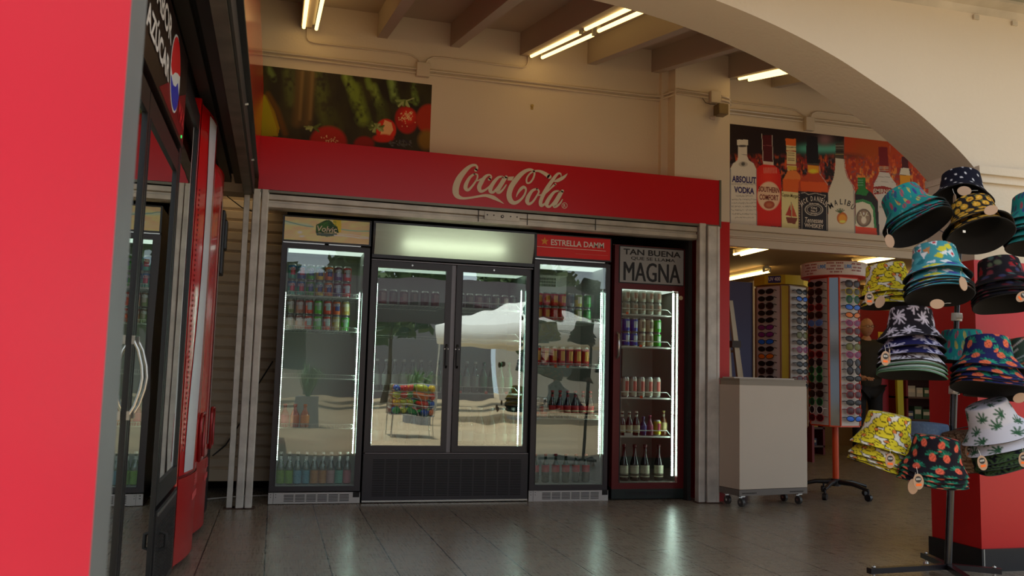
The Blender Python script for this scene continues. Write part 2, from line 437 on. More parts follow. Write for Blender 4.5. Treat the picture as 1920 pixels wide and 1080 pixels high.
# roller shutter closing the recess
m = MB(); y = 7.02; z = .1
prof = [(y, .1)]
while z < 2.30:
    prof += [(y-.012, z+.012), (y-.012, z+.066), (y+.004, z+.076)]; z += .083
prof.append((y, z)); back = [(y+.03, zz) for _, zz in (prof[-1], prof[0])]
m.prism(prof+back, 'x', -1.3, .03, 0)
m.box(-1.3, .03, y-.016, y+.02, .085, .17, 0)
m.build('roller_shutter', mat('beige_shutter_slats', (224, 204, 176), .5, mottle=(5, .08)),
        label='closed beige slatted roller shutter behind the coolers in the left corner', cat='shutter')

# ------------------------------------------------------------------ front frame: posts, red sign box, shutter roll
def post(x0, x1, y0, y1, z1, name, label, ribs=()):
    m = MB(); m.box(x0, x1, y0, y1, 0, z1, 0)
    for a, b, c, d in ribs: m.box(a, b, c, d, .0, z1-.002, 0)
    m.box(x0-.02, x1+.02, y0-.03, y1-.001, 0, .006, 1)
    m.build(name, [M_GALV, mat('rusty_foot', (70, 48, 36), .8)], label=label, cat='post', bevel=.003)
post(-.212, -.158, 6.2, 6.28, 2.19, 'metal_post', 'left half of the galvanised corner post beside the beige shutter', ((-.209, -.164, 6.193, 6.2),))
post(-.153, -.104, 6.2, 6.28, 2.19, 'metal_post', 'right half of the galvanised corner post beside the beige shutter', ((-.15, -.11, 6.193, 6.2),))
post(-.27, -.232, 6.215, 6.255, 2.15, 'metal_post', 'thin green-grey steel upright behind the left corner post')
post(3.208, 3.262, 6.185, 6.25, 2.19, 'metal_post', 'narrow inner steel post right of the dark red cooler')
post(3.272, 3.372, 6.165, 6.25, 2.17, 'metal_post', 'wide grey steel post in front of the red painted pier', ((3.35, 3.372, 6.16, 6.165), ))
# red fascia sign
M_SIGN = mat('red_sign_film', (198, 14, 30), .32, bump=(3, .03))
M_LOGO = mat('sign_white_lettering', (222, 210, 186), .5)
t = thing('fascia_sign', 'long red sign board with white script lettering above the coolers', 'sign', (1.6, YS, 2.18))
m = MB(); m.prism([(-.18, 2.19), (3.392, 2.17), (3.396, 2.553), (-.18, 2.568)], 'y', YS, YS+.2, 0); m.build('sign_board', M_SIGN, parent=t)
m = MB(); m.box(3.385, 3.402, YS-.004, YS+.05, 2.165, 2.556); m.box(-.17, 3.39, YS-.004, YS+.06, 2.168, 2.186); m.build('edge_trim', mat('grey_trim', (120, 118, 105), .4, metal=.5), parent=t)
m = MB()
def lg(u, v):
    p = at(830+u/7.68, 290+v/7.68, y=YS-.003); return (p[0], YS-.003, p[2])
STR = [
 ([(478,222),(498,185),(470,150),(400,165),(320,235),(240,340),(195,450),(188,540),(215,598),(290,628),(400,620),(520,600),(610,588),(680,600),(740,622),(800,655),(878,704)],
  [24,14,16,22,34,44,48,46,34,18,15,16,20,26,28,18,3]),
 ([(455,278),(390,330),(340,420),(330,480),(365,510),(420,460),(470,390),(500,330),(495,285),(455,278)],[12,20,28,30,20,15,13,12,11,12]),
 ([(470,375),(510,372),(560,345)],[9,9,9]),
 ([(672,355),(702,318),(668,290),(610,320),(555,400),(525,470),(545,525),(600,515),(660,470),(700,425)],[22,10,12,22,32,32,24,16,12,9]),
 ([(860,312),(800,330),(735,400),(690,480),(690,530),(730,540),(790,475),(840,400),(880,330)],[10,18,26,30,26,18,15,16,16]),
 ([(915,320),(865,400),(815,480),(790,530),(820,545),(870,500),(915,435)],[22,24,26,28,18,13,9]),
 ([(1060,608),(1078,560),(1120,500),(1165,468),(1198,500),(1175,580),(1115,655),(1040,695),(980,665),(955,580),(985,470),(1050,370),(1130,280),(1210,228),(1280,218),(1320,255),(1308,330),(1262,398),(1215,408),(1208,350),(1245,285),(1300,245),(1375,235),(1450,262),(1535,318)],
  [5,12,22,22,14,14,18,26,36,38,38,37,32,24,16,13,13,13,12,12,12,12,16,24,32]),
 ([(1355,492),(1290,520),(1235,600),(1215,670),(1240,710),(1295,680),(1350,600),(1385,530),(1355,492)],[12,20,28,30,20,15,13,12,12]),
 ([(1370,585),(1400,583),(1430,578)],[9,9,9]),
 ([(1705,310),(1692,272),(1645,285),(1580,370),(1510,470),(1445,580),(1408,680),(1420,735),(1480,700),(1540,640)],[6,12,18,26,28,28,27,22,14,10]),
 ([(1440,590),(1510,530),(1570,470),(1620,425)],[8,10,12,16]),
 ([(1600,388),(1650,375),(1710,345),(1755,315),(1795,272)],[6,24,26,18,3]),
 ([(1665,522),(1605,540),(1545,610),(1500,690),(1500,735),(1540,748),(1600,685),(1650,610),(1690,540)],[10,18,26,30,24,16,14,16,16]),
 ([(1722,525),(1675,610),(1630,690),(1605,740),(1640,745),(1690,700),(1722,648)],[22,24,26,26,16,12,8]),
]
for k_, (p, r) in enumerate(STR):
    def lk(u, v, k_=k_):
        q = lg(u, v); return (q[0], q[1]-.0003*k_, q[2])
    m.ribbon(p, r, lk)
m._add([lg(*p) for p in ((945,318),(1030,314),(1000,372),(932,372))], [(3,2,1,0)])
m.ribbon([(1755+38*math.cos(a*PI/8), 733+40*math.sin(a*PI/8)) for a in range(17)], [4]*17, lg)
m.text('R', lambda u, v: lg(1738+34*u, 757-48*v), bold=.02)
m.build('script_lettering', M_LOGO, parent=t)
# roller shutter rolled up under the sign
m = MB()
m.prism([(6.215, 2.16), (6.215, 2.125), (6.235, 2.118), (6.235, 2.105), (6.215, 2.1), (6.215, 2.07), (6.235, 2.06), (6.3, 2.06), (6.3, 2.16)], 'x', -.12, 3.2, 0)
for x in (1.40, 1.78, 2.33): m.box(x, x+.006, 6.211, 6.216, 2.075, 2.16, 1)
m.box(1.45, 1.72, 6.208, 6.216, 2.095, 2.155, 0)
m.cyl((1.585, 6.2, 2.125), (1.585, 6.21, 2.125), .012, 1); m.cyl((1.585, 6.198, 2.125), (1.585, 6.2, 2.125), .006, 0)
for x in (1.47, 1.52, 1.65, 1.7): m.cyl((x, 6.205, 2.13), (x, 6.209, 2.13), .005, 1)
m.build('rolled_shutter_bar', [mat('shutter_bar_steel', (190, 182, 166), .4, metal=.4, mottle=(7, .2)), mat('lock_black', (30, 28, 26), .5)],
        label='galvanised bottom bar of the rolled-up shutter under the red sign', cat='shutter')
# left wing fascia, rail and near post
t = thing('red_fascia', 'glossy red fascia running overhead along the left row', 'sign', (-.19, 3.5, 2.28))
m = MB(); m.box(-.2, -.18, 1.28, 6.19, 2.285, 2.9); m.build('red_panel', mat('glossy_red_panel', (200, 24, 26), .13, spec=.5), parent=t)
m = MB(); m.box(-.245, -.18, 1.28, 6.19, 2.262, 2.285); m.build('edge_trim', M_BLACK, parent=t)
t = thing('shutter_rail', 'weathered steel rail hanging under the left red fascia', 'rail', (-.24, 3.5, 2.13))
m = MB(); m.box(-.272, -.218, 1.28, 6.2, 2.14, 2.2); m.box(-.25, -.245, 1.28, 6.2, 2.2, 2.28); m.build('rail', mat('rail_steel', (104, 98, 88), .5, metal=.5, mottle=(6, .35)), parent=t)
m = MB(); m.box(-.216, -.205, 1.28, 6.2, 2.15, 2.262); m.build('backing_strip', mat('rail_back', (52, 50, 47), .6), parent=t)
for y in (2.95, 4.25, 5.4):
    m = MB(); m.cyl((-.24, y, 2.195), (-.19, y, 2.205), .006, 0, 6); m.build('hanger', M_GALV, parent=t)
t = thing('side_panel', 'large blurred red side panel filling the left edge of the view', 'panel', (-.2, .85, 0))
m = MB(); m.box(-.24, -.2, .5, 1.147, 0, 2.9); m.build('red_sheet', mat('near_red_panel', (240, 48, 74), .5, spec=.3), parent=t)
m = MB(); m.box(-.255, -.2, 1.147, 1.268, 0, 2.9); m.build('grey_edge_post', mat('grey_edge_paint', (104, 110, 112), .45, mottle=(5, .1)), parent=t, bevel=.004)
# dark slatted roof lining of the left wing
m = MB()
for i in range(9): m.box(-.98+i*.08, -.925+i*.08, 1.3, 6.3, 2.235+.005*(i % 2), 2.28)
m.build('slatted_roof_lining', mat('lining_brown', (48, 42, 38), .55), label='dark ribbed roof lining over the left row of coolers', cat='roof lining')

# ------------------------------------------------------------------ conduits, boxes, camera
def pipe(pts, r, label, grp=None):
    m = MB(); m.tube(pts, r, 0, 8); m.build('conduit_pipe', M_CONDUIT, label=label, cat='pipe', group=grp)
yc = YW-.012
for k, (z, w) in enumerate((( 3.262, 'upper'), (3.232, 'lower'))):
    pipe([(-.25, yc, z), (.93, yc, z)], .0095, '%s of two painted conduits above the fruit picture' % w)
    pts = [(1.02, yc, z), (2.85, yc, z+.005), (2.95, yc, z+.01), (3.0, YP-.012+.1, z+.02), (3.03, YP-.012, z+.02), (3.3, YP-.012, z+.012)]
    pipe(pts, .0095, '%s of two painted conduits between the left junction box and the pier box' % w)
    pts = [(3.42, YP-.012, z+.012), (3.49, YP-.012, z+.0), (3.525, YP+.02, z-.01), (3.56, yc, z-.03), (4.3, yc, z-.03)]
    pipe(pts, .0095, '%s of two painted conduits from the pier box to the box above the bottle picture' % w)
    pipe([(4.42, yc, z-.03), (7, yc, z-.03)], .0095, '%s of two painted conduits running right over the bottle picture' % w)
pipe([(.10, yc, 3.49), (.10, yc, 3.40), (.115, yc, 3.378), (.15, yc, 3.37), (.82, yc, 3.37), (.88, yc, 3.365), (.935, yc, 3.34), (.95, yc, 3.31)], .006, 'thin conduit from the left ceiling light down to the junction box')
pipe([(.995, yc, 3.31), (1.01, yc, 3.345), (1.05, yc, 3.37), (1.1, yc, 3.375), (1.77, yc, 3.375), (1.8, yc, 3.39), (1.815, yc, 3.42), (1.815, yc, 3.49)], .006, 'thin conduit from the junction box up to the middle ceiling light')
pipe([(3.53, YW-.02, 3.45), (3.50, YP+.03, 3.40), (3.515, YP+.1, 3.36), (3.56, yc, 3.33), (3.56, yc, 3.30), (4.1, yc, 3.30), (4.25, yc, 3.29), (4.33, yc, 3.25), (4.335, yc, 3.24)], .006, 'thin conduit from the right ceiling light to the box over the bottle picture')
pipe([(4.385, yc, 3.24), (4.40, yc, 3.28), (4.45, yc, 3.305), (6.5, yc, 3.30)], .006, 'thin conduit curving right from the box over the bottle picture')
def jbox(x, y, z, w, h, label):
    m = MB(); m.box(x-w/2, x+w/2, y-.045, y, z-h/2, z+h/2, 0); m.build('junction_box', M_CONDUIT, label=label, cat='junction box', bevel=.004)
jbox(.975, YW, 3.255, .1, .11, 'cream junction box at the upper right corner of the fruit picture')
jbox(3.36, YP, 3.25, .09, .1, 'cream junction box on the pier above the small lamp')
jbox(4.362, YW, 3.18, .085, .12, 'cream junction box above the bottle picture')
t = thing('floodlight', 'small brown wall lamp on the pier right of the red sign', 'lamp', (3.37, YP, 3.08))
m = MB(); m.cyl((3.365, YP, 3.17), (3.365, YP-.05, 3.165), .018, 0); m.build('bracket', M_CONDUIT, parent=t)
m = MB(); m.box(3.34, 3.43, YP-.12, YP-.03, 3.085, 3.175, 0); m.build('lamp_head', mat('brown_lamp_metal', (110, 92, 62), .4, metal=.3), parent=t, bevel=.006)
m = MB(); m.cyl((3.35, YP-.045, 3.07), (3.31, YP-.03, 3.075), .02, 0, 10, r2=.012); m.build('sensor_eye', mat('pale_plastic', (200, 188, 180), .4), parent=t)
m = MB(); m.tube([(3.25, YP-.012, 3.24), (3.28, YP-.012, 3.2), (3.32, YP-.02, 3.19), (3.36, YP-.03, 3.19)], .004, 0, 6); m.build('lead', mat('grey_lead', (120, 108, 92), .5), parent=t)
m = MB(); m.cyl((1.86, YW, 3.075), (1.86, YW-.012, 3.075), .012, 0, 8); m.box(1.85, 1.87, YW-.004, YW, 3.045, 3.07, 0)
m.build('wall_plug', mat('yellowed_filler', (176, 150, 84), .7), label='tiny yellowish plug on the bare cream wall', cat='wall plug')

# ------------------------------------------------------------------ fluorescent lights
M_TUBE = emis('warm_tube', (255, 212, 132), 5.6)
M_BATTEN = mat('batten_white', (168, 160, 140), .5)
def fluo(x, y0, y1, zfun, label, group=None, dx=.045, tubem=None):
    z0, z1 = zfun(y0), zfun(y1)
    t = thing('fluorescent_light', label, 'ceiling light', (x, (y0+y1)/2, (z0+z1)/2), group=group)
    m = MB(); m.prism([(y0, z0+.035), (y1, z1+.035), (y1, z1+.075), (y0, z0+.075)], 'x', x-.03, x+.03); m.build('batten', M_BATTEN, parent=t)
    for s in (-1, 1):
        m = MB(); m.cyl((x+s*dx, y0+.02, z0), (x+s*dx, y1-.02, z1), .013, 0, 10); m.build('tube', tubem or M_TUBE, parent=t)
        for (yy, zz) in ((y0, z0), (y1-.02, z1)):
            m = MB(); m.box(x+s*dx-.012, x+s*dx+.012, yy, yy+.02, zz-.01, zz+.06, 0); m.build('tube_holder', M_BATTEN, parent=t)
zl = lambda y: zc(y)-.2
fluo(.118, 4.95, 6.38, zl, 'twin tube ceiling light at the left above the fruit picture')
M_TUBE3 = emis('alcove_tube', (255, 220, 160), 6.)
t = thing('fluorescent_light', 'single tube hidden above the shutter in the left corner alcove', 'ceiling light', (-.5, 6.75, 2.44))
m = MB(); m.cyl((-.95, 6.75, 2.44), (-.15, 6.75, 2.44), .015, 0, 8); m.build('tube', M_TUBE3, parent=t)
m = MB(); m.box(-1, -.1, 6.73, 6.77, 2.455, 2.5); m.build('batten', M_BATTEN, parent=t)
fluo(1.87, 5.18, 6.38, zl, 'twin tube ceiling light in the middle, nearer the wall')
fluo(1.87, 4.25, 5.12, zl, 'twin tube ceiling light in the middle, nearer the arch')
fluo(3.6, 4.9, 6.2, zl, 'twin tube ceiling light at the right just below the arch')
M_TUBE2 = emis('shop_tube', (255, 214, 130), 14.)
zs = lambda y: 2.374
fluo(5.0, 7.98, 8.75, zs, 'twin tube shop light seen under the door ledge beside the red pier', tubem=M_TUBE2)
fluo(5.0, 7.1, 7.9, zs, 'twin tube shop light over the sunglasses, nearest the door', tubem=M_TUBE2)
fluo(6.6, 7.6, 8.8, zs, 'twin tube shop light above the round-topped sunglasses rack', tubem=M_TUBE2)
fluo(6.1, 9.9, 11.1, zs, 'twin tube shop light glowing above the blue panel', tubem=M_TUBE2)
fluo(8.2, 8.9, 9.9, zs, 'twin tube shop light right of the bald shopper, upper one', tubem=M_TUBE2)
fluo(8.6, 10.2, 11.2, zs, 'twin tube shop light right of the bald shopper, lower one', tubem=M_TUBE2)
# ------------------------------------------------------------------ printed wall pictures
def wall_print(x0, x1, z0, z1, y, nx, nz, ox, oy, sc, base):
    X, Z = np.meshgrid(np.linspace(x0, x1, nx), np.linspace(z1, z0, nz)); Y = np.full_like(X, y)
    px, py = pr(X, Y, Z)
    return X, Y, Z, Paint((px-ox)*sc, (py-oy)*sc, base)
PW = YW-.004
a = at(490, 127, y=PW); b = at(810, 159, y=PW)
X, Y, Z, P = wall_print(a[0]-.03, b[0], 2.56, b[2], PW, 330, 170, 490, 120, 5.818, up((26, 20, 12)))
U = up
P.noise(.006, .004, U((44, 38, 14)), .35, .4, .8, seed=1)
for (x0, y0, x1, y1, w, c) in ((80,50,140,160,60,(78,88,40)),(290,80,330,420,110,(56,60,24)),(600,90,720,620,150,(58,62,20)),(930,140,1010,320,90,(98,112,40)),
                               (1010,260,1110,600,130,(86,98,28)),(1160,170,1180,250,60,(84,98,34)),(1220,250,1290,440,80,(92,104,38)),(1420,190,1460,380,80,(96,112,50)),(1660,230,1690,420,60,(86,104,40)),(1300,450,1330,640,120,(50,54,18)),(760,560,820,720,130,(44,44,14))):
    d = Paint(P.U, P.V, (0, 0, 0)); d.line([(x0, y0), (x1, y1)], w, (255, 255, 255), soft=1.2)
    mk = d.C[..., 0]*np.clip(vnoise(P.U*.022, P.V*.018, 3)*2.6-.55, 0, 1)
    P.blend(mk, U(c))
for x in (430, 540): P.line([(x, 90), (x-40, 640)], 90, U((70, 50, 22)), soft=1.6); P.line([(x+20, 90), (x-10, 600)], 34, U((92, 68, 34)), soft=1.6)
P.poly([(0,320),(60,340),(150,520),(200,700),(180,790),(0,790)], U((120, 92, 4))); P.poly([(0,340),(50,350),(110,520),(170,700),(170,780),(0,790)], U((128, 112, 6)))
P.line([(70,330),(170,500),(260,760)], 60, U((74, 44, 8)), soft=1.2)
# strawberries
P.ell(1580, 610, 120, 150, U((124, 14, 8)), -12, .2); P.ell(1600, 570, 80, 80, U((158, 28, 14)), 0, .6)
P.ell(1360, 720, 110, 120, U((160, 30, 14)), 0, .15); P.poly([(1345,610),(1420,640),(1440,720),(1400,780),(1290,790)], U((188, 128, 84))); P.ell(1330, 810, 110, 45, U((150, 22, 10)), 0, .4)
P.ell(730, 860, 200, 180, U((128, 18, 10)), 0, .2); P.ell(1120, 880, 110, 90, U((110, 14, 8)), 0, .3); P.ell(1830, 600, 140, 160, U((126, 28, 8)), 0, .2); P.ell(1800, 830, 90, 110, U((96, 66, 10)), 0, .5)
g = random.Random(3)
for cx, cy, n, s in ((1570, 400, 15, 95), (1250, 690, 24, 80), (560, 690, 14, 80)):
    for i in range(n):
        t = g.uniform(-.2*PI, 1.1*PI) if n != 24 else g.uniform(0, 2*PI); l = g.uniform(.5, 1.2)*s
        e = (cx+l*math.cos(t), cy+l*.75*math.sin(t)); c = g.choice([(96,106,52),(60,70,24),(120,124,74)])
        P.line([(cx+.2*l*math.cos(t), cy), e], g.uniform(12, 24), U(c), soft=.8)
for i in range(90):
    k = g.choice([(1590,560,70,50),(760,830,110,45),(1580,600,90,70)]); x = g.gauss(k[0], k[2]*.5); y = g.gauss(k[1], k[3]*.5)
    P.ell(x, y, 5, 6, U((206, 150, 100)), 0, .5)
for i in range(40): P.ell(g.uniform(1400, 1640), g.uniform(830, 900), g.uniform(6, 26), g.uniform(4, 10), U(g.choice([(58,56,50),(30,24,30),(70,64,60)])), g.uniform(0, 90), .6)
m = MB(); m.grid(X, Y, Z, P.C); m.box(X.min(), X.max(), PW+.0008, YW, Z.min(), Z.max(), 1)
m.build('fruit_picture', [colmat(), M_WHITEP], label='long wall picture of melon leaves and strawberries above the red sign', cat='picture')

# bottle picture
a = at(1368, 232, y=PW); z1 = a[2]; z0 = 2.236
X, Y, Z, P = wall_print(3.51, 5.75, z0, z1, PW, 470, 190, 1340, 220, 4.5, U((22, 10, 8)) if False else up((24, 12, 10)))
def ud(c): return up(c, 2.0)
P.blend(np.clip((P.U-1090)/8, 0, 1), ud((150, 46, 12)))
P.ell(1290, 290, 160, 120, ud((140, 56, 8)), 0, 1.2); P.ell(1130, 330, 110, 26, ud((96, 40, 20)), 0, 1.2)
P.blend(np.exp(-((P.V-265)/35.)**2)*np.clip((P.U-650)/120, 0, 1)*np.clip((1090-P.U)/10, 0, 1)*.9, ud((70, 140, 118)))
P.blend(np.exp(-((P.U-930)/60.)**2)*np.exp(-((P.V-190)/50.)**2)*.8, ud((112, 80, 78)))
fl = np.clip((P.V-300)/60, 0, 1)
n1 = vnoise(P.U*.035, P.V*.022, 11); n2 = vnoise(P.U*.06, P.V*.03, 12)
P.blend(np.clip((n1-.42)*5, 0, 1)*fl*.9, ud((124, 30, 20))); P.blend(np.clip((n2-.55)*6, 0, 1)*fl*.8, ud((176, 72, 24)))
P.blend(np.clip((n2-.6)*7, 0, 1)*np.clip((P.V-400)/60, 0, 1)*np.clip((P.U-1090)/20, 0, 1), ud((200, 110, 40)))
P.blend(np.clip((vnoise(P.U*.05, P.V*.05, 14)-.62)*8, 0, 1)*fl*.6, ud((70, 60, 66)))
W = ud((170, 162, 146))
def bottle(pts, c): P.poly([(x, y) for x, y in pts], ud(c))
# clear bottle with blue lettering
bottle([(190,188),(280,188),(282,232),(272,236),(275,330),(288,362),(330,390),(352,440),(356,910),(130,905),(134,430),(150,395),(190,362),(198,330),(196,236),(188,232)], (168, 158, 142))
P.ell(234, 242, 40, 9, ud((50, 46, 44)), 0, .4); P.line([(200,312),(276,318)], 3, ud((80, 74, 66))); P.ell(240, 395, 38, 22, ud((140, 130, 116)), 0, .3); P.ell(240, 393, 16, 16, ud((70, 66, 60)), 0, .5)
P.line([(134,440),(132,900)], 8, ud((110, 110, 108)), 1.2); P.line([(352,440),(355,905)], 6, ud((110, 110, 108)), 1.2)
for i, y in enumerate((662, 693, 722, 752, 782, 815, 845)):
    x0, x1 = (180, 320) if i == 0 else ((142, 348) if i < 6 else (170, 330))
    for x in np.arange(x0, x1, 7): P.line([(x, y+g.uniform(-7, 3)), (x+g.uniform(2, 7), y+g.uniform(0, 8))], 2.6, ud((78, 70, 62)), .8)
for x in np.arange(142, 352, 8): P.line([(x, 556+g.uniform(-6, 5)), (x+6, 572+g.uniform(-6, 4))], 2.6, ud((90, 84, 84)), .8)
# red bottle
bottle([(398,150),(486,150),(494,400),(404,395)], (62, 8, 10)); P.line([(398,140),(410,400)], 4, W); P.line([(484,150),(494,400)], 4, W); P.line([(404,236),(486,240)], 4, ud((120, 60, 60)))
bottle([(410,370),(494,378),(495,405),(410,398)], (168, 154, 136))
bottle([(408,396),(500,404),(545,440),(558,500),(562,925),(358,910),(354,440),(375,410)], (166, 22, 12)); P.ell(450, 500, 60, 80, ud((188, 40, 20)), 0, 1.2)
for x in range(415, 520, 13): P.line([(x, 425), (x+3, 470)], 5, ud((196, 110, 90)), 1.2)
P.ell(457, 664, 98, 122, ud((178, 138, 108)), 0, .05); P.ell(457, 664, 88, 112, ud((188, 150, 120)), 0, .05); P.ell(460, 738, 46, 34, ud((132, 56, 36)), 0, .12); P.ell(460, 738, 26, 18, ud((150, 80, 50)), 0, .6)
P.line([(380, 640), (540, 655)], 2.5, ud((140, 70, 50)))
# amber bottle with cream label
bottle([(596,178),(684,182),(684,240),(600,236)], (176, 78, 22)); bottle([(604,236),(684,240),(690,440),(612,450)], (176, 158, 112)); P.line([(606,250),(684,254)], 5, ud((60, 40, 30)))
P.line([(604,282),(684,286)], 7, ud((130, 40, 20))); P.line([(610,398),(690,404)], 9, ud((130, 30, 20))); bottle([(612,410),(690,416),(690,446),(620,446)], (168, 140, 50))
for y in (300, 318, 345, 360): P.line([(618, y), (672, y+4)], 6, ud((96, 70, 44)), 1)
bottle([(618,448),(690,450),(724,490),(724,640),(575,632),(580,520)], (184, 96, 40)); bottle([(578,520),(724,524),(724,640),(575,632)], (176, 74, 20))
bottle([(565,624),(712,636),(710,945),(564,935)], (176, 164, 112))
# generic sail boat print instead of the figure on that label
P.poly([(600,840),(700,850),(680,900),(615,892)], ud((96, 40, 24))); P.poly([(640,730),(644,835),(598,825)], ud((140, 40, 28))); P.poly([(650,720),(695,838),(652,834)], ud((150, 60, 34))); P.line([(647,715),(647,845)], 4, ud((60, 36, 24)))
# square bottle with the black label
bottle([(776,158),(868,164),(874,320),(884,400),(780,392),(772,300)], (16, 10, 14)); bottle([(780,384),(884,392),(884,410),(782,402)], (60, 54, 40))
bottle([(782,400),(882,408),(884,480),(926,516),(955,560),(958,640),(706,626),(708,550),(732,512),(784,478)], (150, 50, 16)); bottle([(784,404),(880,412),(880,470),(790,462)], (190, 120, 24)); P.ell(830, 455, 36, 18, ud((206, 160, 30)), 0, .8)
bottle([(726,540),(952,550),(955,630),(728,622)], (176, 66, 14)); P.line([(884,410),(890,480),(955,570)], 4, ud((150, 140, 126)))
bottle([(706,622),(958,636),(956,962),(706,942)], (20, 13, 15))
LG = ud((150, 140, 124))
P.line([(730,640),(760,634),(790,652),(850,640),(910,656),(936,660),(925,678)], 5, LG); P.line([(736,700),(736,940)], 4, LG); P.line([(944,716),(946,950)], 4, LG)
P.ell(838, 778, 78, 52, LG, 0, .03); P.ell(838, 778, 70, 45, ud((24, 16, 18)), 0, .03); P.ell(838, 778, 60, 37, LG, 0, .03); P.ell(838, 778, 56, 33, ud((24, 16, 18)), 0, .03)
for y in range(645, 935, 22): P.ell(714, y, 4, 6, ud((140, 100, 84)), 0, .5)
# white bottle
bottle([(1020,218),(1086,214),(1088,350),(1020,345)], (52, 44, 34))
for y, c in ((240, (110,104,90)), (262, (90,84,70)), (288, (30,24,20)), (312, (120,100,60)), (334, (70,60,44))): P.line([(1022, y), (1086, y)], 8, ud(c), 1)
bottle([(1020,345),(1090,352),(1098,440),(1118,510),(1160,570),(1182,640),(1184,985),(958,962),(956,640),(976,580),(1004,510),(1016,430)], (170, 160, 138)); P.line([(1175,620),(1184,980)], 10, ud((120, 112, 104)), 1.2)
P.line([(1092,180),(1094,350),(1104,440),(1126,510),(1178,590),(1186,660)], 3, W)
P.ell(1075, 850, 44, 50, ud((150, 70, 14)), 0, .08); P.ell(1078, 855, 34, 38, ud((196, 120, 34)), 0, .4); P.ell(1078, 880, 26, 12, ud((220, 170, 70)), 0, .4)
for t in (-2.6, -2.2, -1.8, -1.5, -1.1, -.7): P.line([(1060, 806), (1060+44*math.cos(t), 806+36*math.sin(t))], 8, ud((60, 74, 40)), .7)
# green bottle
bottle([(1206,506),(1274,510),(1276,600),(1330,640),(1376,710),(1392,1002),(1190,988),(1184,640),(1210,600)], (20, 16, 12)); bottle([(1206,506),(1272,510),(1270,600),(1300,624),(1280,660),(1190,650),(1210,600)], (26, 96, 34))
for y in (530, 550, 572): P.line([(1208, y), (1250, y)], 7, ud((90, 130, 100)), 1)
bottle([(1190,700),(1250,690),(1320,716),(1350,760),(1370,990),(1366,990),(1188,985)], (40, 104, 52)); bottle([(1190,724),(1250,712),(1310,736),(1334,780),(1350,980),(1190,980)], (176, 168, 146))
bottle([(1188,918),(1366,935),(1370,1000),(1190,986)], (176, 50, 16)); P.ell(1258, 848, 64, 76, ud((60, 44, 34)), 0, .04); P.ell(1258, 848, 54, 66, ud((120, 100, 80)), 0, .3); P.ell(1258, 868, 22, 30, ud((190, 170, 150)), 0, .3)
for q in (-1, 1): P.line([(1258+q*8, 846), (1258+q*30, 800)], 6, ud((200, 180, 150))); P.line([(1258+q*20, 822), (1258+q*36, 826)], 5, ud((200, 180, 150)))
P.ell(1258, 812, 6, 12, ud((214, 196, 170)), 0, .3)
# clear bottle with red band
bottle([(1382,248),(1458,252),(1466,410),(1388,406)], (96, 8, 16))
for y in (418, 430, 446): P.line([(1390, y), (1466, y+2)], 6, ud((150, 136, 112)), 1)
bottle([(1390,462),(1470,466),(1484,500),(1530,560),(1540,640),(1520,760),(1450,1000),(1392,1004),(1376,700),(1336,640),(1344,560),(1376,500)], (168, 160, 150)); bottle([(1338,586),(1420,578),(1500,600),(1530,620),(1528,650),(1440,640),(1344,652)], (120, 26, 18))
P.line([(1380,500),(1480,506)], 4, ud((110, 104, 96))); P.line([(1352,540),(1510,548)], 3, ud((130, 124, 116)))
bottle([(1580,330),(1630,330),(1636,430),(1652,440),(1652,620),(1560,620),(1562,440),(1578,430)], (60, 12, 18)); bottle([(1572,426),(1640,430),(1650,490),(1560,484)], (176, 168, 150)); bottle([(1562,486),(1652,492),(1652,620),(1562,616)], (180, 120, 14))
P.line([(1478, 240), (1482, 520)], 3, W)
m = MB(); m.grid(X, Y, Z, P.C); m.box(3.51, 5.75, PW+.0008, YW, z0, z1, 1)
TY = PW-.0015
def L8(txt, x0, y0, x1, y1, h, mi, bold=.02, shear=0.):
    m.text(txt, on_px(1340+x0/4.5, 220+y0/4.5, 1340+x1/4.5, 220+y1/4.5, h/4.5, TY), mi, bold, shear)
L8('ABSOLUT', 146, 546, 350, 560, 56, 2, .035); L8('VODKA', 164, 634, 334, 650, 54, 2, .035)
L8('SOUTHERN', 370, 626, 545, 640, 46, 3, .02); L8('COMFORT', 378, 694, 538, 704, 46, 3, .02)
L8('Captain Morgan', 568, 676, 704, 690, 40, 4, .01)
def arcl(txt, cx, cy, rx, ry, a0, a1, h, w, mi, bold=.03):
    WF = {'I': .3, "'": .3, 'J': .65, 'L': .85, 'M': 1.25}
    ws = [WF.get(c, .45 if c == ' ' else 1.)+.18 for c in txt]; tot = sum(ws)-ws[0]/2-ws[-1]/2; acc = -ws[0]/2
    for i, ch in enumerate(txt):
        acc += ws[i]; mid = (acc-ws[i]/2)/tot
        if ch == ' ': continue
        t = R(a0+(a1-a0)*mid); wc = w*WF.get(ch, 1.); x = cx+rx*math.sin(t); y = cy-ry*math.cos(t); q = t*.45
        def f(u, v, x=x, y=y, q=q, wc=wc):
            du = (u-.5)*wc; dv = v*h
            p = at(1340+(x+du*math.cos(q)+dv*math.sin(q))/4.5, 220+(y+du*math.sin(q)-dv*math.cos(q))/4.5, y=TY); return (p[0], TY, p[2])
        m.text(ch, f, mi, bold)
arcl("JACK DANIEL'S", 836, 790, 108, 84, -66, 66, 42, 16, 5, .02)
L8('OLD TIME', 796, 730, 880, 736, 10, 5); L8('Old', 812, 772, 862, 776, 18, 5); L8('No.7', 812, 798, 866, 802, 20, 5); L8('BRAND', 812, 812, 864, 816, 9, 5)
L8('Tennessee', 762, 886, 914, 896, 44, 5, .01, .2); L8('WHISKEY', 758, 926, 920, 942, 36, 5, .02)
arcl('MALIBU', 1070, 800, 92, 66, -60, 68, 46, 26, 6, .01)
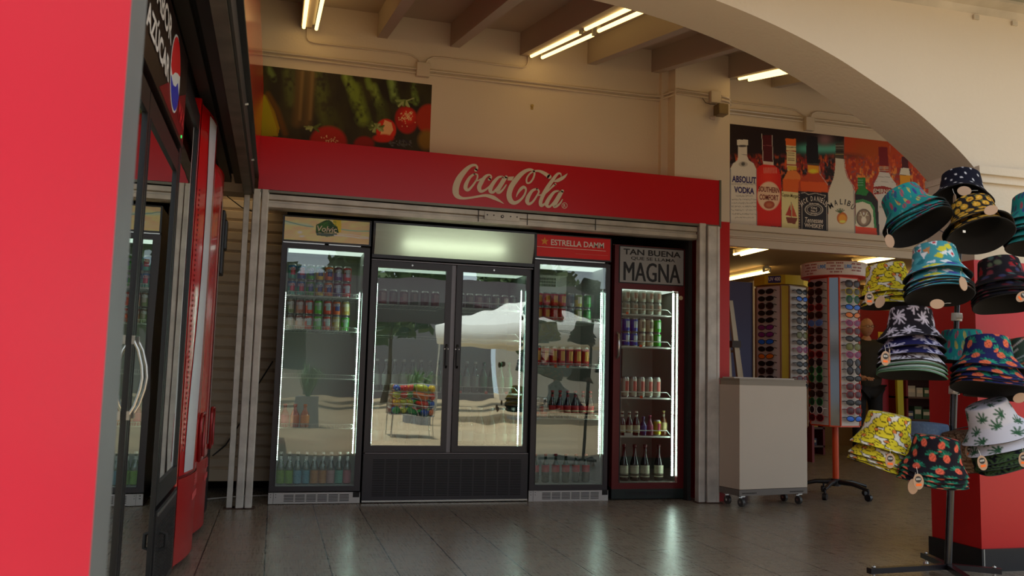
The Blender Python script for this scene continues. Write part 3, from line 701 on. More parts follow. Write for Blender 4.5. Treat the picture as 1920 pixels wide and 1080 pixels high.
L8('SMIRNOFF', 1342, 636, 1530, 646, 36, 5, .02); L8('VODKA', 1385, 766, 1510, 770, 20, 7, 0)
m.build('bottle_picture', [colmat(), M_WHITEP, mat('ink_navy', up((34, 26, 70)), .5), mat('ink_brown', up((92, 24, 18)), .5), mat('ink_olive', up((80, 70, 40)), .5),
        mat('ink_pale', up((164, 152, 136)), .5), mat('ink_black', (24, 20, 18), .5), mat('ink_grey', up((110, 90, 74)), .5)],
        label='wide wall picture of eight spirit bottles against flames', cat='picture')
# ------------------------------------------------------------------ drinks
M_ALU = mat('can_aluminium', (176, 176, 172), .3, metal=.9)
def can(name, cols, h=.115, r=.033, label='', loc=(0, 0, 0), group=None, word=None):
    "cols: lower body, upper body, badge"
    m = MB()
    pf = [(r*.8, 0), (r, h*.07), (r, h*.30), (r, h*.55), (r, h*.78), (r, h*.9), (r*.82, h*.965), (r*.84, h), (r*.76, h*.985)]
    m.lathe(pf, (0, 0, 0), 0, 16, mis=[3, 0, 0, 1, 1, 3, 3, 3], angmi=((2, 3), (11, 12, 13), 2))
    if word: m.text(word, lambda u, v: ((r+.0006)*math.cos(-PI/2-.85+1.7*u), (r+.0006)*math.sin(-PI/2-.85+1.7*u), h*(.56+.2*v+.06*u)), 4, .02)
    ms = [mat('ink_%d_%d_%d' % tuple(c), c, .3, spec=.6, metal=.15) for c in cols]
    return m.build(name, ms+[M_ALU, mat('can_lettering', (222, 226, 236), .4)], local=True, loc=loc, label=label, cat='drink can', group=group)
def bottle(name, glassc, labc, capc, h, r, label, loc=(0, 0, 0), neck=.36, lab=(.18, .52), topc=None, clear=False, labc2=None):
    m = MB(); rn = r*.36
    pf = [(r*.85, 0), (r, h*.03), (r, h*(1-neck-.14)), (r*.8, h*(1-neck-.03)), (rn, h*(1-neck*.62)), (rn, h*.93), (rn*1.15, h*.935)]
    mg = mat('bottle_%d_%d_%d' % tuple(glassc), glassc, .12, spec=.8)
    if clear:
        mg = glass('clear_bottle_%d_%d_%d' % tuple(glassc), 2.2, tuple(v/255 for v in glassc))
    m.lathe(pf, (0, 0, 0), 0, 14)
    o = m.build(name, mg, local=True, loc=loc, label=label, cat='bottle')
    m = MB(); m.lathe([(rn*1.2, h*.925), (rn*1.25, h*.935), (rn*1.2, h*.995), (rn*.9, h)], mi=0, n=12); m.build('cap', mat('cap_%d_%d_%d' % tuple(capc), capc, .4), parent=o, local=True)
    m = MB(); m.lathe([(r*1.012, h*lab[0]), (r*1.015, h*lab[0]+.001), (r*1.015, h*lab[1]), (r*1.012, h*lab[1]+.001)], n=14, mi=0)
    if labc2: m.lathe([(r*1.02, h*(lab[0]+.03)), (r*1.02, h*(lab[0]+.10))], n=14, mi=1)
    m.build('paper_label', [mat('label_%d_%d_%d' % tuple(labc), labc, .6)]+([mat('label_%d_%d_%d' % tuple(labc2), labc2, .6)] if labc2 else []), parent=o, local=True)
    if topc:
        m = MB(); m.lathe([(rn*1.08, h*.72), (rn*1.1, h*.725), (rn*1.1, h*.86), (rn*1.06, h*.865)], n=12, mi=0); m.build('neck_label', mat('label_%d_%d_%d' % tuple(topc), topc, .6), parent=o, local=True)
    return o

# ------------------------------------------------------------------ coolers; local frame: front at y=0, left edge x=0, depth to +y
M_LED = emis('cool_led', (215, 255, 240), 60.)
M_LEDB = emis('bright_led', (225, 255, 242), 60.)
M_LED0 = emis('dim_led', (225, 255, 240), 30.)
M_CAB = mat('cooler_black_steel', (38, 36, 40), .35)
M_FRAME = mat('door_frame_graphite', (52, 48, 52), .38)
M_LINER = mat('cooler_liner', (168, 170, 164), .45)
M_WIRE = mat('white_shelf_wire', (214, 216, 206), .4)
M_GRILL = mat('grey_plinth_plastic', (186, 184, 180), .45)
M_GLASS = glass('cooler_door_glass', 2.0, (.93, .96, .94), wav=.07, base=.0)
M_CHROME = mat('brushed_chrome', (200, 198, 192), .25, metal=.9)
def cabinet(t, W, D, H, z0, mo, ml, zi0, zi1, wall=.035):
    m = MB()
    m.box(0, wall, .045, D, z0, H, 0); m.box(W-wall, W, .045, D, z0, H, 0); m.box(wall, W-wall, D-.03, D, z0, H, 0)
    m.box(wall, W-wall, .045, D-.03, z0, zi0-.012, 0); m.box(wall, W-wall, .045, D-.03, zi1+.01, H, 0)
    m.box(wall, W-wall, D-.036, D-.03, zi0, zi1, 1)
    m.box(wall, wall+.004, .05, D-.036, zi0, zi1, 1); m.box(W-wall-.004, W-wall, .05, D-.036, zi0, zi1, 1)
    m.box(wall, W-wall, .05, D-.036, zi0-.012, zi0, 1); m.box(wall, W-wall, .05, D-.036, zi1, zi1+.01, 1)
    return m.build('cabinet', [mo, ml], parent=t, local=True)
def frame_door(t, x0, x1, z0, z1, gx0, gx1, gz0, gz1, mf, mg, y0=0., y1=.04, name='door'):
    m = MB()
    m.box(x0, gx0, y0, y1, z0, z1, 0); m.box(gx1, x1, y0, y1, z0, z1, 0); m.box(gx0, gx1, y0, y1, z0, gz0, 0); m.box(gx0, gx1, y0, y1, gz1, z1, 0)
    m.box(gx0-.002, gx0+.005, y0-.002, y0+.006, gz0, gz1, 1)
    d = m.build(name, [mf, M_BLACK], parent=t, local=True)
    m = MB(); m.box(gx0, gx1, y0+.008, y0+.009, gz0, gz1, 0); m.build('glass_pane', mg, parent=d, local=True)
    return d
def shelf(t, x0, x1, y0, y1, z, mw=None, fence='wire', W=None):
    mw = mw or M_WIRE; m = MB()
    m.cyl((x0, y0, z), (x1, y0, z), .003, 0, 5); m.cyl((x0, y1, z), (x1, y1, z), .003, 0, 5)
    n = int((x1-x0)/.028)
    for i in range(n+1):
        x = x0+(x1-x0)*i/n; m.box(x-.001, x+.001, y0, y1, z-.002, z, 0)
    if fence == 'wire':
        m.cyl((x0+.02, y0-.002, z+.03), (x1-.02, y0-.002, z+.03), .002, 0, 5)
        n = int((x1-x0-.04)/.0115)
        for i in range(n+1):
            x = x0+.02+(x1-x0-.04)*i/n; m.box(x-.0012, x+.0012, y0-.004, y0-.002, z, z+.03, 0)
    elif fence == 'rail':
        m.tube([(x0, y0, z+.0), (x0+.02, y0-.002, z+.045), (x1-.06, y0-.002, z+.045), (x1-.02, y0, z)], .0035, 0, 6)
        m.box(x0, x1, y0-.004, y0+.004, z-.010, z, 0)
    m.build('wire_shelf', mw, parent=t, local=True)
def vent(t, x0, x1, z0, z1, y, mats, cols=6, rows=5, ex=.1):
    "plinth with slots"
    m = MB(); m.box(x0, x1, y, y+.02, z0, z1, 0)
    a, b = x0+ex, x1-ex*.72; w = (b-a)/cols; h = (z1-z0)
    for c in range(cols):
        for r in range(rows):
            zz = z0+h*.2+h*.66*r/(rows-.3); m.box(a+w*c+w*.07, a+w*(c+1)-w*.07, y-.0015, y+.001, zz, zz+h*.062, 1)
    for x, z in ((x0+.016, z1-.012), (x0+.016, z1-.03), (x0+.05, z1-.012), (x0+.05, z1-.03)): m.cyl((x, y-.002, z), (x, y, z), .003, 1, 8)
    m.box(x0+.033, x0+.035, y-.001, y+.001, z0, z1, 1)
    m.box(x1-.05, x1-.004, y-.002, y+.01, z1-.035, z1, 1)
    return m.build('vent_plinth', mats, parent=t, local=True)
def led(t, x, y, z0, z1, mt, r=.0028, beads=True):
    m = MB()
    if beads:
        n = int((z1-z0)/.016)
        for i in range(n): z = z0+(z1-z0)*i/n; m.box(x-r, x+r, y-r, y+r, z, z+.009, 0)
    else: m.box(x-r, x+r, y-r, y+r, z0, z1, 0)
    m.box(x-r*1.2, x+r*1.8, y+r, y+r+.003, z0-.005, z1+.005, 1)
    m.build('led_strip', [mt, M_LINER], parent=t, local=True)

# cooler 1 : cream header
F1 = thing('drinks_cooler', 'narrow glass-door cooler with cream picture header, beside the left corner post', 'cooler', (0, YF, 0))
cabinet(F1, .63, .6, 2.045, .08, M_CAB, M_LINER, .125, 1.82)
frame_door(F1, .0, .63, .088, 1.845, .036, .588, .123, 1.812, M_FRAME, M_GLASS)
m = MB(); m.box(.008, .3, -.004, .0, 1.848, 1.856); m.box(.33, .56, -.004, 0, 1.848, 1.856); m.build('chrome_strip', M_CHROME, parent=F1, local=True)
vent(F1, .0, .632, .004, .08, -.005, [M_GRILL, M_DARK])
XX, ZZ = np.meshgrid(np.linspace(.012, .617, 200), np.linspace(2.035, 1.868, 64))
def hd(c):
    l = [min(.92, v*k) for v, k in zip(lin(c), (3.3, 3.8, 4.5))]
    return tuple(255*(v*12.92 if v <= .0031308 else 1.055*v**(1/2.4)-.055) for v in l)
px, py = pr(XX, np.full_like(XX, YF-.02), ZZ); P = Paint((px-520)*10.667, (py-395)*10.667, hd((146, 120, 82)))
hg = lambda c: up(c, 1.5)
P.noise(.004, .014, hd((160, 138, 84)), .4, .3, .8, seed=21); P.noise(.003, .02, hd((168, 124, 92)), .5, .2, .7, mask=np.clip((P.V-330)/120, 0, 1), seed=22)
P.blend(np.exp(-((P.V-(215+.2*(P.U-150)+20*np.sin(P.U*.008)))/26.)**2)*np.clip((720-P.U)/60, 0, 1)*.8, hd((120, 132, 110)))
P.line([(150,200),(300,240),(450,280),(600,310),(720,320)], 16, hd((60, 100, 90)), 1.5); P.line([(1270,370),(1450,395),(1620,408),(1840,408)], 18, hd((84, 120, 100)), 1.5)
P.poly([(1110,165),(1280,185),(1275,430),(1140,440)], hd((168, 122, 30))); P.poly([(770,440),(780,280),(860,240),(960,190),(1040,185),(1100,230),(1150,290),(1200,320),(1232,440)], hg((30, 62, 24)))
P.poly([(790,290),(940,225),(1010,210),(1030,320),(960,380),(800,420)], hg((44, 92, 26))); P.noise(.03, .04, hg((74, 120, 50)), .55, .2, .5, mask=((P.U > 780)&(P.U < 1180)&(P.V > 200)&(P.V < 330)).astype(float), seed=23)
P.poly([(775,440),(1200,455),(1185,500),(1000,520),(790,490)], hg((76, 92, 80)))
P.line([(1140,490),(1300,500),(1500,520),(1640,545),(1820,550)], 22, hd((214, 200, 170)), 1.2); P.line([(1240,460),(1560,490),(1820,530)], 12, hd((190, 172, 140)), 1.4); P.ell(450, 430, 46, 26, hd((214, 200, 160)), 0, 1); P.ell(490, 510, 50, 18, hd((190, 170, 130)), 0, 1)
m = MB(); m.box(0, .632, -.014, .06, 1.857, 2.047, 1)
m.grid(XX, np.full_like(XX, -.0155), ZZ, P.C)
def HT(txt, x0, y0, x1, y1, h, mi, bold, sh):
    a, b, c = [at(520+p/10.667, 395+q/10.667, y=YF-.02) for p, q in ((x0, y0), (x1, y1), (x0, y0-h))]
    m.text(txt, lambda u, v: (a[0]+(b[0]-a[0])*u, -.017, a[2]+(b[2]-a[2])*u+(c[2]-a[2])*v), mi, bold, sh)
HT('Volvic', 790, 412, 1190, 442, 118, 2, .015, .12); P_ = 0
m.build('header_sign', [colmat(), M_CAB, mat('header_lettering', (226, 210, 180), .5)], parent=F1, local=True)
for z in (1.475, 1.226, .88, .525): shelf(F1, .042, .585, .07, .5, z)
led(F1, .573, .062, .35, 1.52, M_LED); led(F1, .046, .062, .3, 1.5, M_LED0, .0015)
m = MB(); m.box(.25, .40, .48, .54, 1.70, 1.73, 1)
for i in range(14): m.box(.25+i*.0108, .254+i*.0108, .475, .48, 1.70, 1.73, 0)
m.build('fan_vent', [M_WIRE, M_DARK], parent=F1, local=True)

# cooler 2 : double door
F2 = thing('drinks_cooler', 'wide double-door cooler with blank pale lit header, second from left', 'cooler', (.645, YF, 0))
W2 = 1.24
M_DK = mat('dark_liner', (130, 138, 134), .45)
cabinet(F2, W2, .62, 1.80, .02, M_CAB, M_DK, .405, 1.73)
GP = glass('double_door_glass', 3.3, (.88, .93, .90), wav=.10, base=.08)
for x0, x1, g0, g1, nm in ((0.0, .604, .044, .562, 'left'), (.642, 1.215, .685, 1.19, 'right')):
    d = frame_door(F2, x0, x1, .362, 1.757, g0, g1, .41, 1.71, M_FRAME, GP)
    m = MB(); m.cyl(((x0+x1)/2-.0, -.006, 1.735), ((x0+x1)/2, 0, 1.735), .007, 0, 10); m.build('door_lock', M_CHROME, parent=d, local=True)
    hx = x1-.025 if nm == 'left' else x0+.02
    m = MB(); m.prism([(-.001, .98), (-.02, 1.0), (-.02, 1.14), (-.001, 1.16)], 'x', hx-.006, hx+.008); m.box(hx-.016, hx+.016, -.003, 0, 1.12, 1.128, 1); m.build('door_handle', [M_BLACK, M_CHROME], parent=d, local=True)
m = MB(); m.box(.606, .64, .02, .045, .36, 1.757, 0); m.box(0, 1.24, -.002, .03, 1.76, 1.768, 0); m.box(.01, 1.235, -.004, .02, .3525, .358, 0); m.build('centre_strip', mat('grey_centre_strip', (128, 124, 128), .4, metal=.3), parent=F2, local=True)
m = MB(); m.box(0, 1.235, -.003, .03, .02, .35, 0)
for c in range(12):
    for r in range(22):
        x = .07+c*.0935; z = .05+r*.0122; m.box(x, x+.083, -.0042, -.002, z, z+.0052, 1)
m.build('vent_plinth', [mat('plinth_black', (44, 41, 46), .4), mat('vent_slot_black', (12, 11, 12), .8)], parent=F2, local=True)
m = MB(); m.box(.0, 1.235, -.008, .01, .008, .02, 0); m.box(0.04, 1.2, .05, .5, 0, .01, 1); m.build('base_rail', [M_CHROME, M_BLACK], parent=F2, local=True)
# lit header: housing, curved translucent front, tube inside
def hcurve(n=9): return [(-.02-.05*math.sin(PI*i/(n-1)*.62), 1.80+.225*i/(n-1)) for i in range(n)]
m = MB(); hc = hcurve()
m.prism([(.12, 1.79), (.12, 2.035)]+[(y+.0, z) for y, z in reversed(hc)], 'x', -.003, .012, 0); m.prism([(.12, 1.79), (.12, 2.035)]+[(y, z) for y, z in reversed(hc)], 'x', 1.224, 1.238, 0)
m.box(.012, 1.224, .10, .12, 1.79, 2.035, 1); m.box(-.003, 1.238, -.062, .12, 2.025, 2.04, 0); m.box(-.003, 1.238, -.03, .12, 1.775, 1.80, 0)
m.build('header_housing', [M_CAB, mat('header_inner_white', (225, 228, 222), .6)], parent=F2, local=True)
mt = bpy.data.materials.new('opal_diffuser'); mt.use_nodes = True; nt = mt.node_tree; nt.nodes.clear()
o_ = nt.nodes.new('ShaderNodeOutputMaterial'); a_ = nt.nodes.new('ShaderNodeMixShader'); b_ = nt.nodes.new('ShaderNodeBsdfTranslucent'); c_ = nt.nodes.new('ShaderNodeBsdfDiffuse')
b_.inputs[0].default_value = (*lin((226, 236, 216)), 1); c_.inputs[0].default_value = (*lin((226, 232, 224)), 1); a_.inputs[0].default_value = .45
nt.links.new(b_.outputs[0], a_.inputs[1]); nt.links.new(c_.outputs[0], a_.inputs[2]); nt.links.new(a_.outputs[0], o_.inputs[0])
m = MB()
for i in range(len(hc)-1): m.quad((.012, hc[i][0], hc[i][1]), (1.224, hc[i][0], hc[i][1]), (1.224, hc[i+1][0], hc[i+1][1]), (.012, hc[i+1][0], hc[i+1][1]))
m.sm = [True]*len(m.sm)
m.build('header_sign', mt, parent=F2, local=True)
m = MB(); m.cyl((.22, .0, 1.905), (1.0, .0, 1.905), .012, 0, 10); m.build('header_tube', emis('header_tube_green', (246, 255, 232), 13.), parent=F2, local=True)
for a, b in ((.045, .58), (.66, 1.195)):
    for z in (1.44, 1.21, .80): shelf(F2, a, b, .08, .5, z, fence='rail' if a > .5 else None)
led(F2, 1.168, .062, .42, 1.6, M_LED, .0032); led(F2, .056, .062, .42, 1.6, M_LED0, .002)

# cooler 3 : red header
F3 = thing('drinks_cooler', 'narrow glass-door cooler with bright red header and yellow star', 'cooler', (1.895, YF, 0))
cabinet(F3, .63, .6, 2.04, .08, M_CAB, M_LINER, .125, 1.82)
frame_door(F3, .0, .628, .08, 1.835, .04, .594, .12, 1.81, M_FRAME, M_GLASS)
m = MB(); m.box(.004, .58, -.004, .0, 1.842, 1.851); m.build('chrome_strip', M_CHROME, parent=F3, local=True)
vent(F3, -.003, .636, .0, .078, -.005, [M_GRILL, M_DARK])
m = MB(); m.box(0, .63, -.012, .06, 1.855, 2.045, 1); m.box(.012, .62, -.014, -.011, 1.866, 2.036, 0)
st = [(.073+.034*(1 if i % 2 == 0 else .42)*math.sin(i*PI/5), 1.985+.034*(1 if i % 2 == 0 else .42)*math.cos(i*PI/5)) for i in range(10)]
m._add([(x, -.0155, z) for x, z in [(.073, 1.985)]+st], [(0, 1+i, 1+(i+1) % 10) for i in range(10)], 2)
m.text('ESTRELLA DAMM', lambda u, v: (.125+.44*u, -.0155, 1.958+.046*v), 3, .018)
m.box(.012, .58, -.0158, -.0145, 1.938, 1.941, 3); m.box(.33, .60, -.0158, -.0145, 1.902, 1.904, 4)
m.build('header_sign', [mat('header_red', (226, 22, 12), .5), M_CAB, mat('star_gold', (236, 150, 40), .5), mat('header_white', (236, 226, 208), .5), mat('header_pink', (222, 120, 100), .5)], parent=F3, local=True)
for z in (1.372, 1.015, .615): shelf(F3, .046, .588, .07, .5, z)
led(F3, .578, .062, .35, 1.62, M_LED)
m = MB(); m.box(.1, .42, .46, .56, 1.62, 1.78, 0)
for i in range(16):
    for j in range(3): m.box(.14+i*.0118, .146+i*.0118, .457, .46, 1.685+j*.026, 1.705+j*.026, 1)
m.build('fan_housing', [mat('fan_box', (186, 188, 182), .5), M_DARK], parent=F3, local=True)

# cooler 4 : dark red
M_MAROON = mat('dark_red_steel', (92, 14, 18), .35)
F4 = thing('drinks_cooler', 'dark red cooler with black and white lettered panel over the glass', 'cooler', (2.56, YF, 0))
cabinet(F4, .635, .6, 2.01, .1, M_MAROON, mat('grey_liner', (128, 130, 122), .5), .13, 1.66, wall=.04)
frame_door(F4, 0, .635, .085, 2.0, .06, .555, .13, 1.652, M_MAROON, glass('red_cooler_glass', 2.4, (.93, .95, .93), wav=.08))
XX = None
m = MB(); m.box(.035, .6, -.004, 0, 1.695, 1.995, 1); m.box(.043, .594, -.006, -.003, 1.703, 1.987, 0)
sg = lambda x0, x1, z0, z1: (lambda u, v: (x0+(x1-x0)*u, -.0072, z0+(z1-z0)*v))
m.text('TAN BUENA', sg(.07, .57, 1.925, 1.972), 1, .025); m.text('QUE SE LLAMA', sg(.135, .52, 1.882, 1.912), 1, .015); m.text('MAGNA', sg(.075, .565, 1.715, 1.868), 1, 0)
for dx_ in (-.0035, .0035): m.text('MAGNA', (lambda u, v, dx_=dx_: (.075+dx_+.49*u, -.0074-abs(dx_)*.05-dx_*.02, 1.715+.153*v)), 1, 0)
m.build('header_sign', [mat('sign_grey_white', (150, 150, 146), .4), mat('sign_black', (18, 17, 18), .4)], parent=F4, local=True)
m = MB(); m.box(0, .635, -.002, .03, .012, .085, 0)
for i in range(28): m.box(.12+i*.014, .126+i*.014, -.004, -.001, .04, .065, 1)
m.box(.03, .6, .05, .55, 0, .012, 1)
m.build('vent_plinth', [mat('plinth_dark_green', (22, 34, 32), .4), M_BLACK], parent=F4, local=True)
m = MB(); m.tube([(.03, 0, 1.10), (.03, -.035, 1.12), (.026, -.045, 1.2), (.03, -.035, 1.28), (.03, 0, 1.30)], .011, 0, 8); m.build('door_handle', M_CHROME, parent=F4, local=True)
m = MB(); m.cyl((.575, -.004, 1.60), (.575, 0, 1.60), .018, 0, 16); m.build('round_sticker', mat('sticker_cream', (196, 180, 140), .6), parent=F4, local=True)
for z in (1.457, 1.197, .79, .487): shelf(F4, .05, .56, .08, .5, z, fence='rail')
led(F4, .538, .055, .18, 1.645, M_LEDB, .0055)
m = MB(); m.box(.30, .303, .55, .562, .8, 1.6); m.build('liner_seam', M_DARK, parent=F4, local=True)

M_TOPL = emis('cabinet_lamp', (236, 255, 240), 1.5)
for c_, w_, z_, k_ in ((F1, .54, 1.815, 1), (F2, 1.14, 1.715, 1), (F3, .54, 1.805, 1), (F4, .5, 1.65, 1)):
    m = MB(); m.box(.05, .05+w_, .07, .30, z_+.002, z_+.008, 0); m.build('cabinet_lamp', M_TOPL, parent=c_, local=True)
M_TICK = mat('orange_ticket', (255, 96, 40), .5)
for c_, pts in ((F2, ((.70, .80), (.90, .80), (1.06, .80))), (F4, ((.13, 1.457), (.25, 1.197), (.26, .79))), (F3, ((.2, 1.015), (.3, 1.015)))):
    for x_, z_ in pts:
        m = MB(); m.box(x_, x_+.022, .066, .068, z_-.004, z_+.016, 0); m.build('price_ticket', M_TICK, parent=c_, local=True)
m = MB(); m.box(.13, .2, .068, .07, .484, .512, 0); m.build('shelf_card', M_WHITEP, parent=F4, local=True)
def cx(c, x): return (c.location.x+x, YF)
def canrow(c, cname, shelf_z, tiers, xs, colset, h, r, shelfname, y=.13, names=None, word=None):
    proto = {}
    for ti in range(len(tiers)):
        for i, x in enumerate(xs):
            k = tiers[ti][i]
            if k is None: continue
            cols, cn = colset[k]
            tn = '' if len(tiers) == 1 else (', lower tier' if ti == 0 else ', upper tier')
            lab = '%s can, %s from left%s, %s, %s' % (cn, ORD[i], tn, shelfname, cname)
            loc = (c.location.x+x, YF+y, shelf_z+.0035+ti*(h+.0015))
            key = (cols, h, r)
            if key not in proto: proto[key] = can('drink_can', cols, h, r, lab, loc, word=word)
            else: dup(proto[key], loc, label=lab)
            CANS[0] += 1
CANS = [0]
T = {'teal': (((60,170,160),(40,110,170),(200,60,90)), 'teal and blue'), 'blue': (((50,90,170),(60,130,170),(200,60,90)), 'blue'), 'green': (((60,170,60),(90,150,70),(50,80,140)), 'green'),
     'yellow': (((220,180,30),(120,170,170),(50,70,130)), 'yellow'), 'orange': (((230,110,40),(220,120,50),(40,60,130)), 'orange'), 'purple': (((80,50,130),(110,50,80),(170,180,210)), 'purple'),
     'red': (((206,30,40),(190,34,60),(190,190,210)), 'red'), 'oliv': (((120,130,90),(120,100,80),(170,160,150)), 'grey-green'), 'pink': (((180,120,100),(150,90,80),(190,170,170)), 'dull pink'),
     'orred': (((226,80,40),(200,70,40),(170,190,190)), 'orange-red'), 'lime': (((90,200,50),(90,190,50),(150,200,160)), 'lime green'), 'gold': (((200,170,80),(180,170,100),(220,210,160)), 'pale gold')}
xs = [.085+.066*i for i in range(7)]
canrow(F1, 'cream-topped cooler', 1.475, [['teal','teal','green','yellow','orange','purple','red'], ['teal','blue','green','yellow','orange','purple','red']], xs, T, .115, .0315, 'top shelf', word='FANTA')
canrow(F1, 'cream-topped cooler', 1.226, [['oliv','pink','orred','lime','orred','gold','lime'], ['oliv','pink','orred','lime','orred','orange','gold']], xs, T, .113, .0315, 'second shelf', word='FANTA')
def botrow(c, z, xs, specs, shelfname, cname, y=.13, **k):
    proto = {}
    for i, (x, sp) in enumerate(zip(xs, specs)):
        if sp is None: continue
        kind, cn = sp
        lab = '%s, %s from left, %s, %s' % (cn, ORD[i], shelfname, cname); loc = (c.location.x+x, YF+y, z+.0035)
        key = repr(kind)
        if key not in proto: proto[key] = bottle('drink_bottle', label=lab, loc=loc, **kind)
        else: dup(proto[key], loc, label=lab)
def K(g, l, c, h, r, **k): return dict(glassc=g, labc=l, capc=c, h=h, r=r, **k)
r3 = [(K((150,30,60),(190,60,90),(200,60,80),.165,.032), 'purple-red bottle'), (K((190,60,30),(220,110,50),(210,80,50),.165,.032), 'orange-red bottle'), (K((200,90,20),(230,130,50),(220,110,50),.165,.032), 'orange bottle')]
botrow(F1, .525, [.085, .155, .225], r3, 'fourth shelf', 'cream-topped cooler', y=.12)
bt = []
for cc, nn in (((130,180,60),'green-labelled clear bottle'),)*2+(((110,170,190),'blue-labelled clear bottle'),)*2+(((200,140,80),'orange-labelled clear bottle'),)*2+(((190,150,150),'pinkish clear bottle'), ((110,180,160),'mint-labelled clear bottle'), ((200,120,130),'pink-labelled clear bottle')):
    bt.append((K((205,220,212),cc,(224,226,222),.225,.0295,lab=(.02,.42),clear=True,topc=(214,216,210)), nn))
botrow(F1, .125, [.075+.0585*i for i in range(9)], bt, 'bottom row', 'cream-topped cooler', y=.11)
# cooler 2 contents
T2 = {'dk': (((60,20,24),(40,44,44),(90,90,80)), 'dark'), 'dg': (((20,70,40),(60,70,50),(120,110,90)), 'dark green'), 'dr': (((110,24,24),(70,30,30),(150,120,110)), 'dark red')}
canrow(F2, 'double-door cooler', 1.44, [['dk','dg','dr','dk','dg','dr','dk']], [.71+.07*i for i in range(7)], T2, .118, .032, 'top shelf right half', y=.16)
canrow(F2, 'double-door cooler', 1.44, [['dr','dk','dr','dg','dk','dr']], [.11+.08*i for i in range(6)], T2, .118, .032, 'top shelf left half', y=.16)
gb = K((16,96,60),(60,140,100),(20,110,70),.235,.031,topc=(40,120,80)); cb = K((190,205,196),(190,196,186),(214,216,210),.235,.031,clear=True)
botrow(F2, .80, [.70+.0665*i for i in range(7)], [(gb,'green bottle'),(cb,'clear bottle'),(cb,'clear bottle'),(gb,'green bottle'),(gb,'green bottle'),(gb,'green bottle'),(gb,'green bottle')], 'middle shelf right half', 'double-door cooler', y=.12)
botrow(F2, .80, [.085+.066*i for i in range(8)], [(cb,'clear bottle')]*7+[(gb,'green bottle')], 'middle shelf left half', 'double-door cooler', y=.12)
lb = K((22,70,50),(120,140,120),(222,222,216),.285,.041,lab=(.1,.3)); lc = K((176,196,186),(150,170,170),(226,226,220),.285,.041,clear=True,lab=(.1,.35))
botrow(F2, .405, [.71+.088*i for i in range(5)]+[1.148], [(lc,'large clear bottle'),(lc,'large clear bottle'),(lb,'large dark green bottle'),(lb,'large dark green bottle'),(lb,'large dark green bottle'),(lb,'large dark green bottle')], 'bottom row right half', 'double-door cooler', y=.14)
botrow(F2, .405, [.10+.092*i for i in range(5)], [(lc,'large clear bottle')]*5, 'bottom row left half', 'double-door cooler', y=.14)
# cooler 3 contents
T3 = {'r': (((196,26,30),(190,24,28),(214,150,60)), 'red'), 'r2': (((200,24,50),(180,20,36),(220,150,150)), 'crimson'), 'g': (((150,158,166),(130,140,150),(90,100,110)), 'silver-grey'), 'y': (((214,200,70),(140,160,80),(230,226,200)), 'yellow-green'), 'gr': (((50,160,50),(40,130,40),(120,180,120)), 'green'), 'k': (((200,36,30),(24,24,26),(150,150,150)), 'black and red')}
xs = [.075+.0662*i for i in range(4)]+[.35, .405, .475]
xs = [.08, .145, .21, .275, .345, .41, .485]
canrow(F3, 'red-topped cooler', 1.372, [['r','r','r2','r2','g','y','gr'], ['r','r','r','r','g','y','gr']], xs, T3, .112, .0315, 'top shelf')
canrow(F3, 'red-topped cooler', 1.015, [['r']*7], [.078+.0665*i for i in range(7)], T3, .158, .0315, 'second shelf')
canrow(F3, 'red-topped cooler', .615, [['k', 'k']], [.078, .143], T3, .16, .03, 'third shelf')
eb = K((44,14,10),(186,28,34),(170,30,30),.215,.0305,lab=(.2,.46),topc=(150,30,34),labc2=(214,190,150))
botrow(F3, .615, [.208+.063*i for i in range(6)], [(eb,'brown beer bottle with red label')]*6, 'third shelf', 'red-topped cooler', y=.12)
eb2 = K((40,60,48),(190,44,54),(150,40,40),.215,.0305,lab=(.36,.6))
botrow(F3, .125, [.08+.083*i for i in range(6)], [(eb2,'dark bottle with round red label')]*6, 'bottom row', 'red-topped cooler', y=.12)
# cooler 4 contents
T4 = {'s': (((178,178,160),(170,172,158),(150,110,90)), 'silver'), 'b': (((40,70,180),(60,90,190),(200,210,220)), 'blue'), 'w': (((206,196,160),(214,204,176),(120,110,90)), 'cream'), 'g': (((40,170,40),(50,180,50),(190,220,190)), 'bright green'), 't': (((200,196,176),(206,200,184),(190,90,80)), 'tall cream'), 'y': (((206,190,40),(196,180,50),(150,40,60)), 'yellow')}
xs = [.09+.0685*i for i in range(6)]
canrow(F4, 'dark red cooler', 1.457, [['s']*6, ['s']*6], xs, T4, .097, .0315, 'top shelf')
canrow(F4, 'dark red cooler', 1.197, [['b','b','b','w','w','g'], ['b','b','b','w','w','g']], xs, T4, .113, .0315, 'second shelf')
canrow(F4, 'dark red cooler', .79, [['t']*6], xs, T4, .163, .031, 'third shelf')
sb = K((40,18,10),(196,186,150),(206,200,180),.19,.029,lab=(.12,.42),topc=(200,196,180)); pb = K((40,30,90),(70,60,130),(60,50,110),.15,.028); ob = K((110,60,24),(190,170,120),(190,170,100),.2,.03,topc=(190,180,150))
botrow(F4, .487, [.075, .135, .197, .258], [(sb,'small brown bottle with cream label')]*4, 'fourth shelf', 'dark red cooler')
botrow(F4, .487, [0, 0, 0, 0, .318, .375, 0, .495], [None]*4+[(pb,'short purple bottle'), (K((120,40,60),(150,60,90),(170,60,90),.16,.028),'short dark pink bottle'), None, (ob,'amber bottle')], 'fourth shelf', 'dark red cooler')
can('drink_can', T4['y'][0], .125, .031, 'yellow can between dark pink and amber bottles, fourth shelf, dark red cooler', (2.56+.44, YF+.13, .4905))
db = K((36,14,14),(206,200,172),(70,20,24),.285,.037,neck=.42,lab=(.1,.42),labc2=(90,80,64))
botrow(F4, .13, [.075, .16, .25, .34, .46], [(db,'large dark bottle with cream label')]*5, 'bottom row', 'dark red cooler', y=.14)
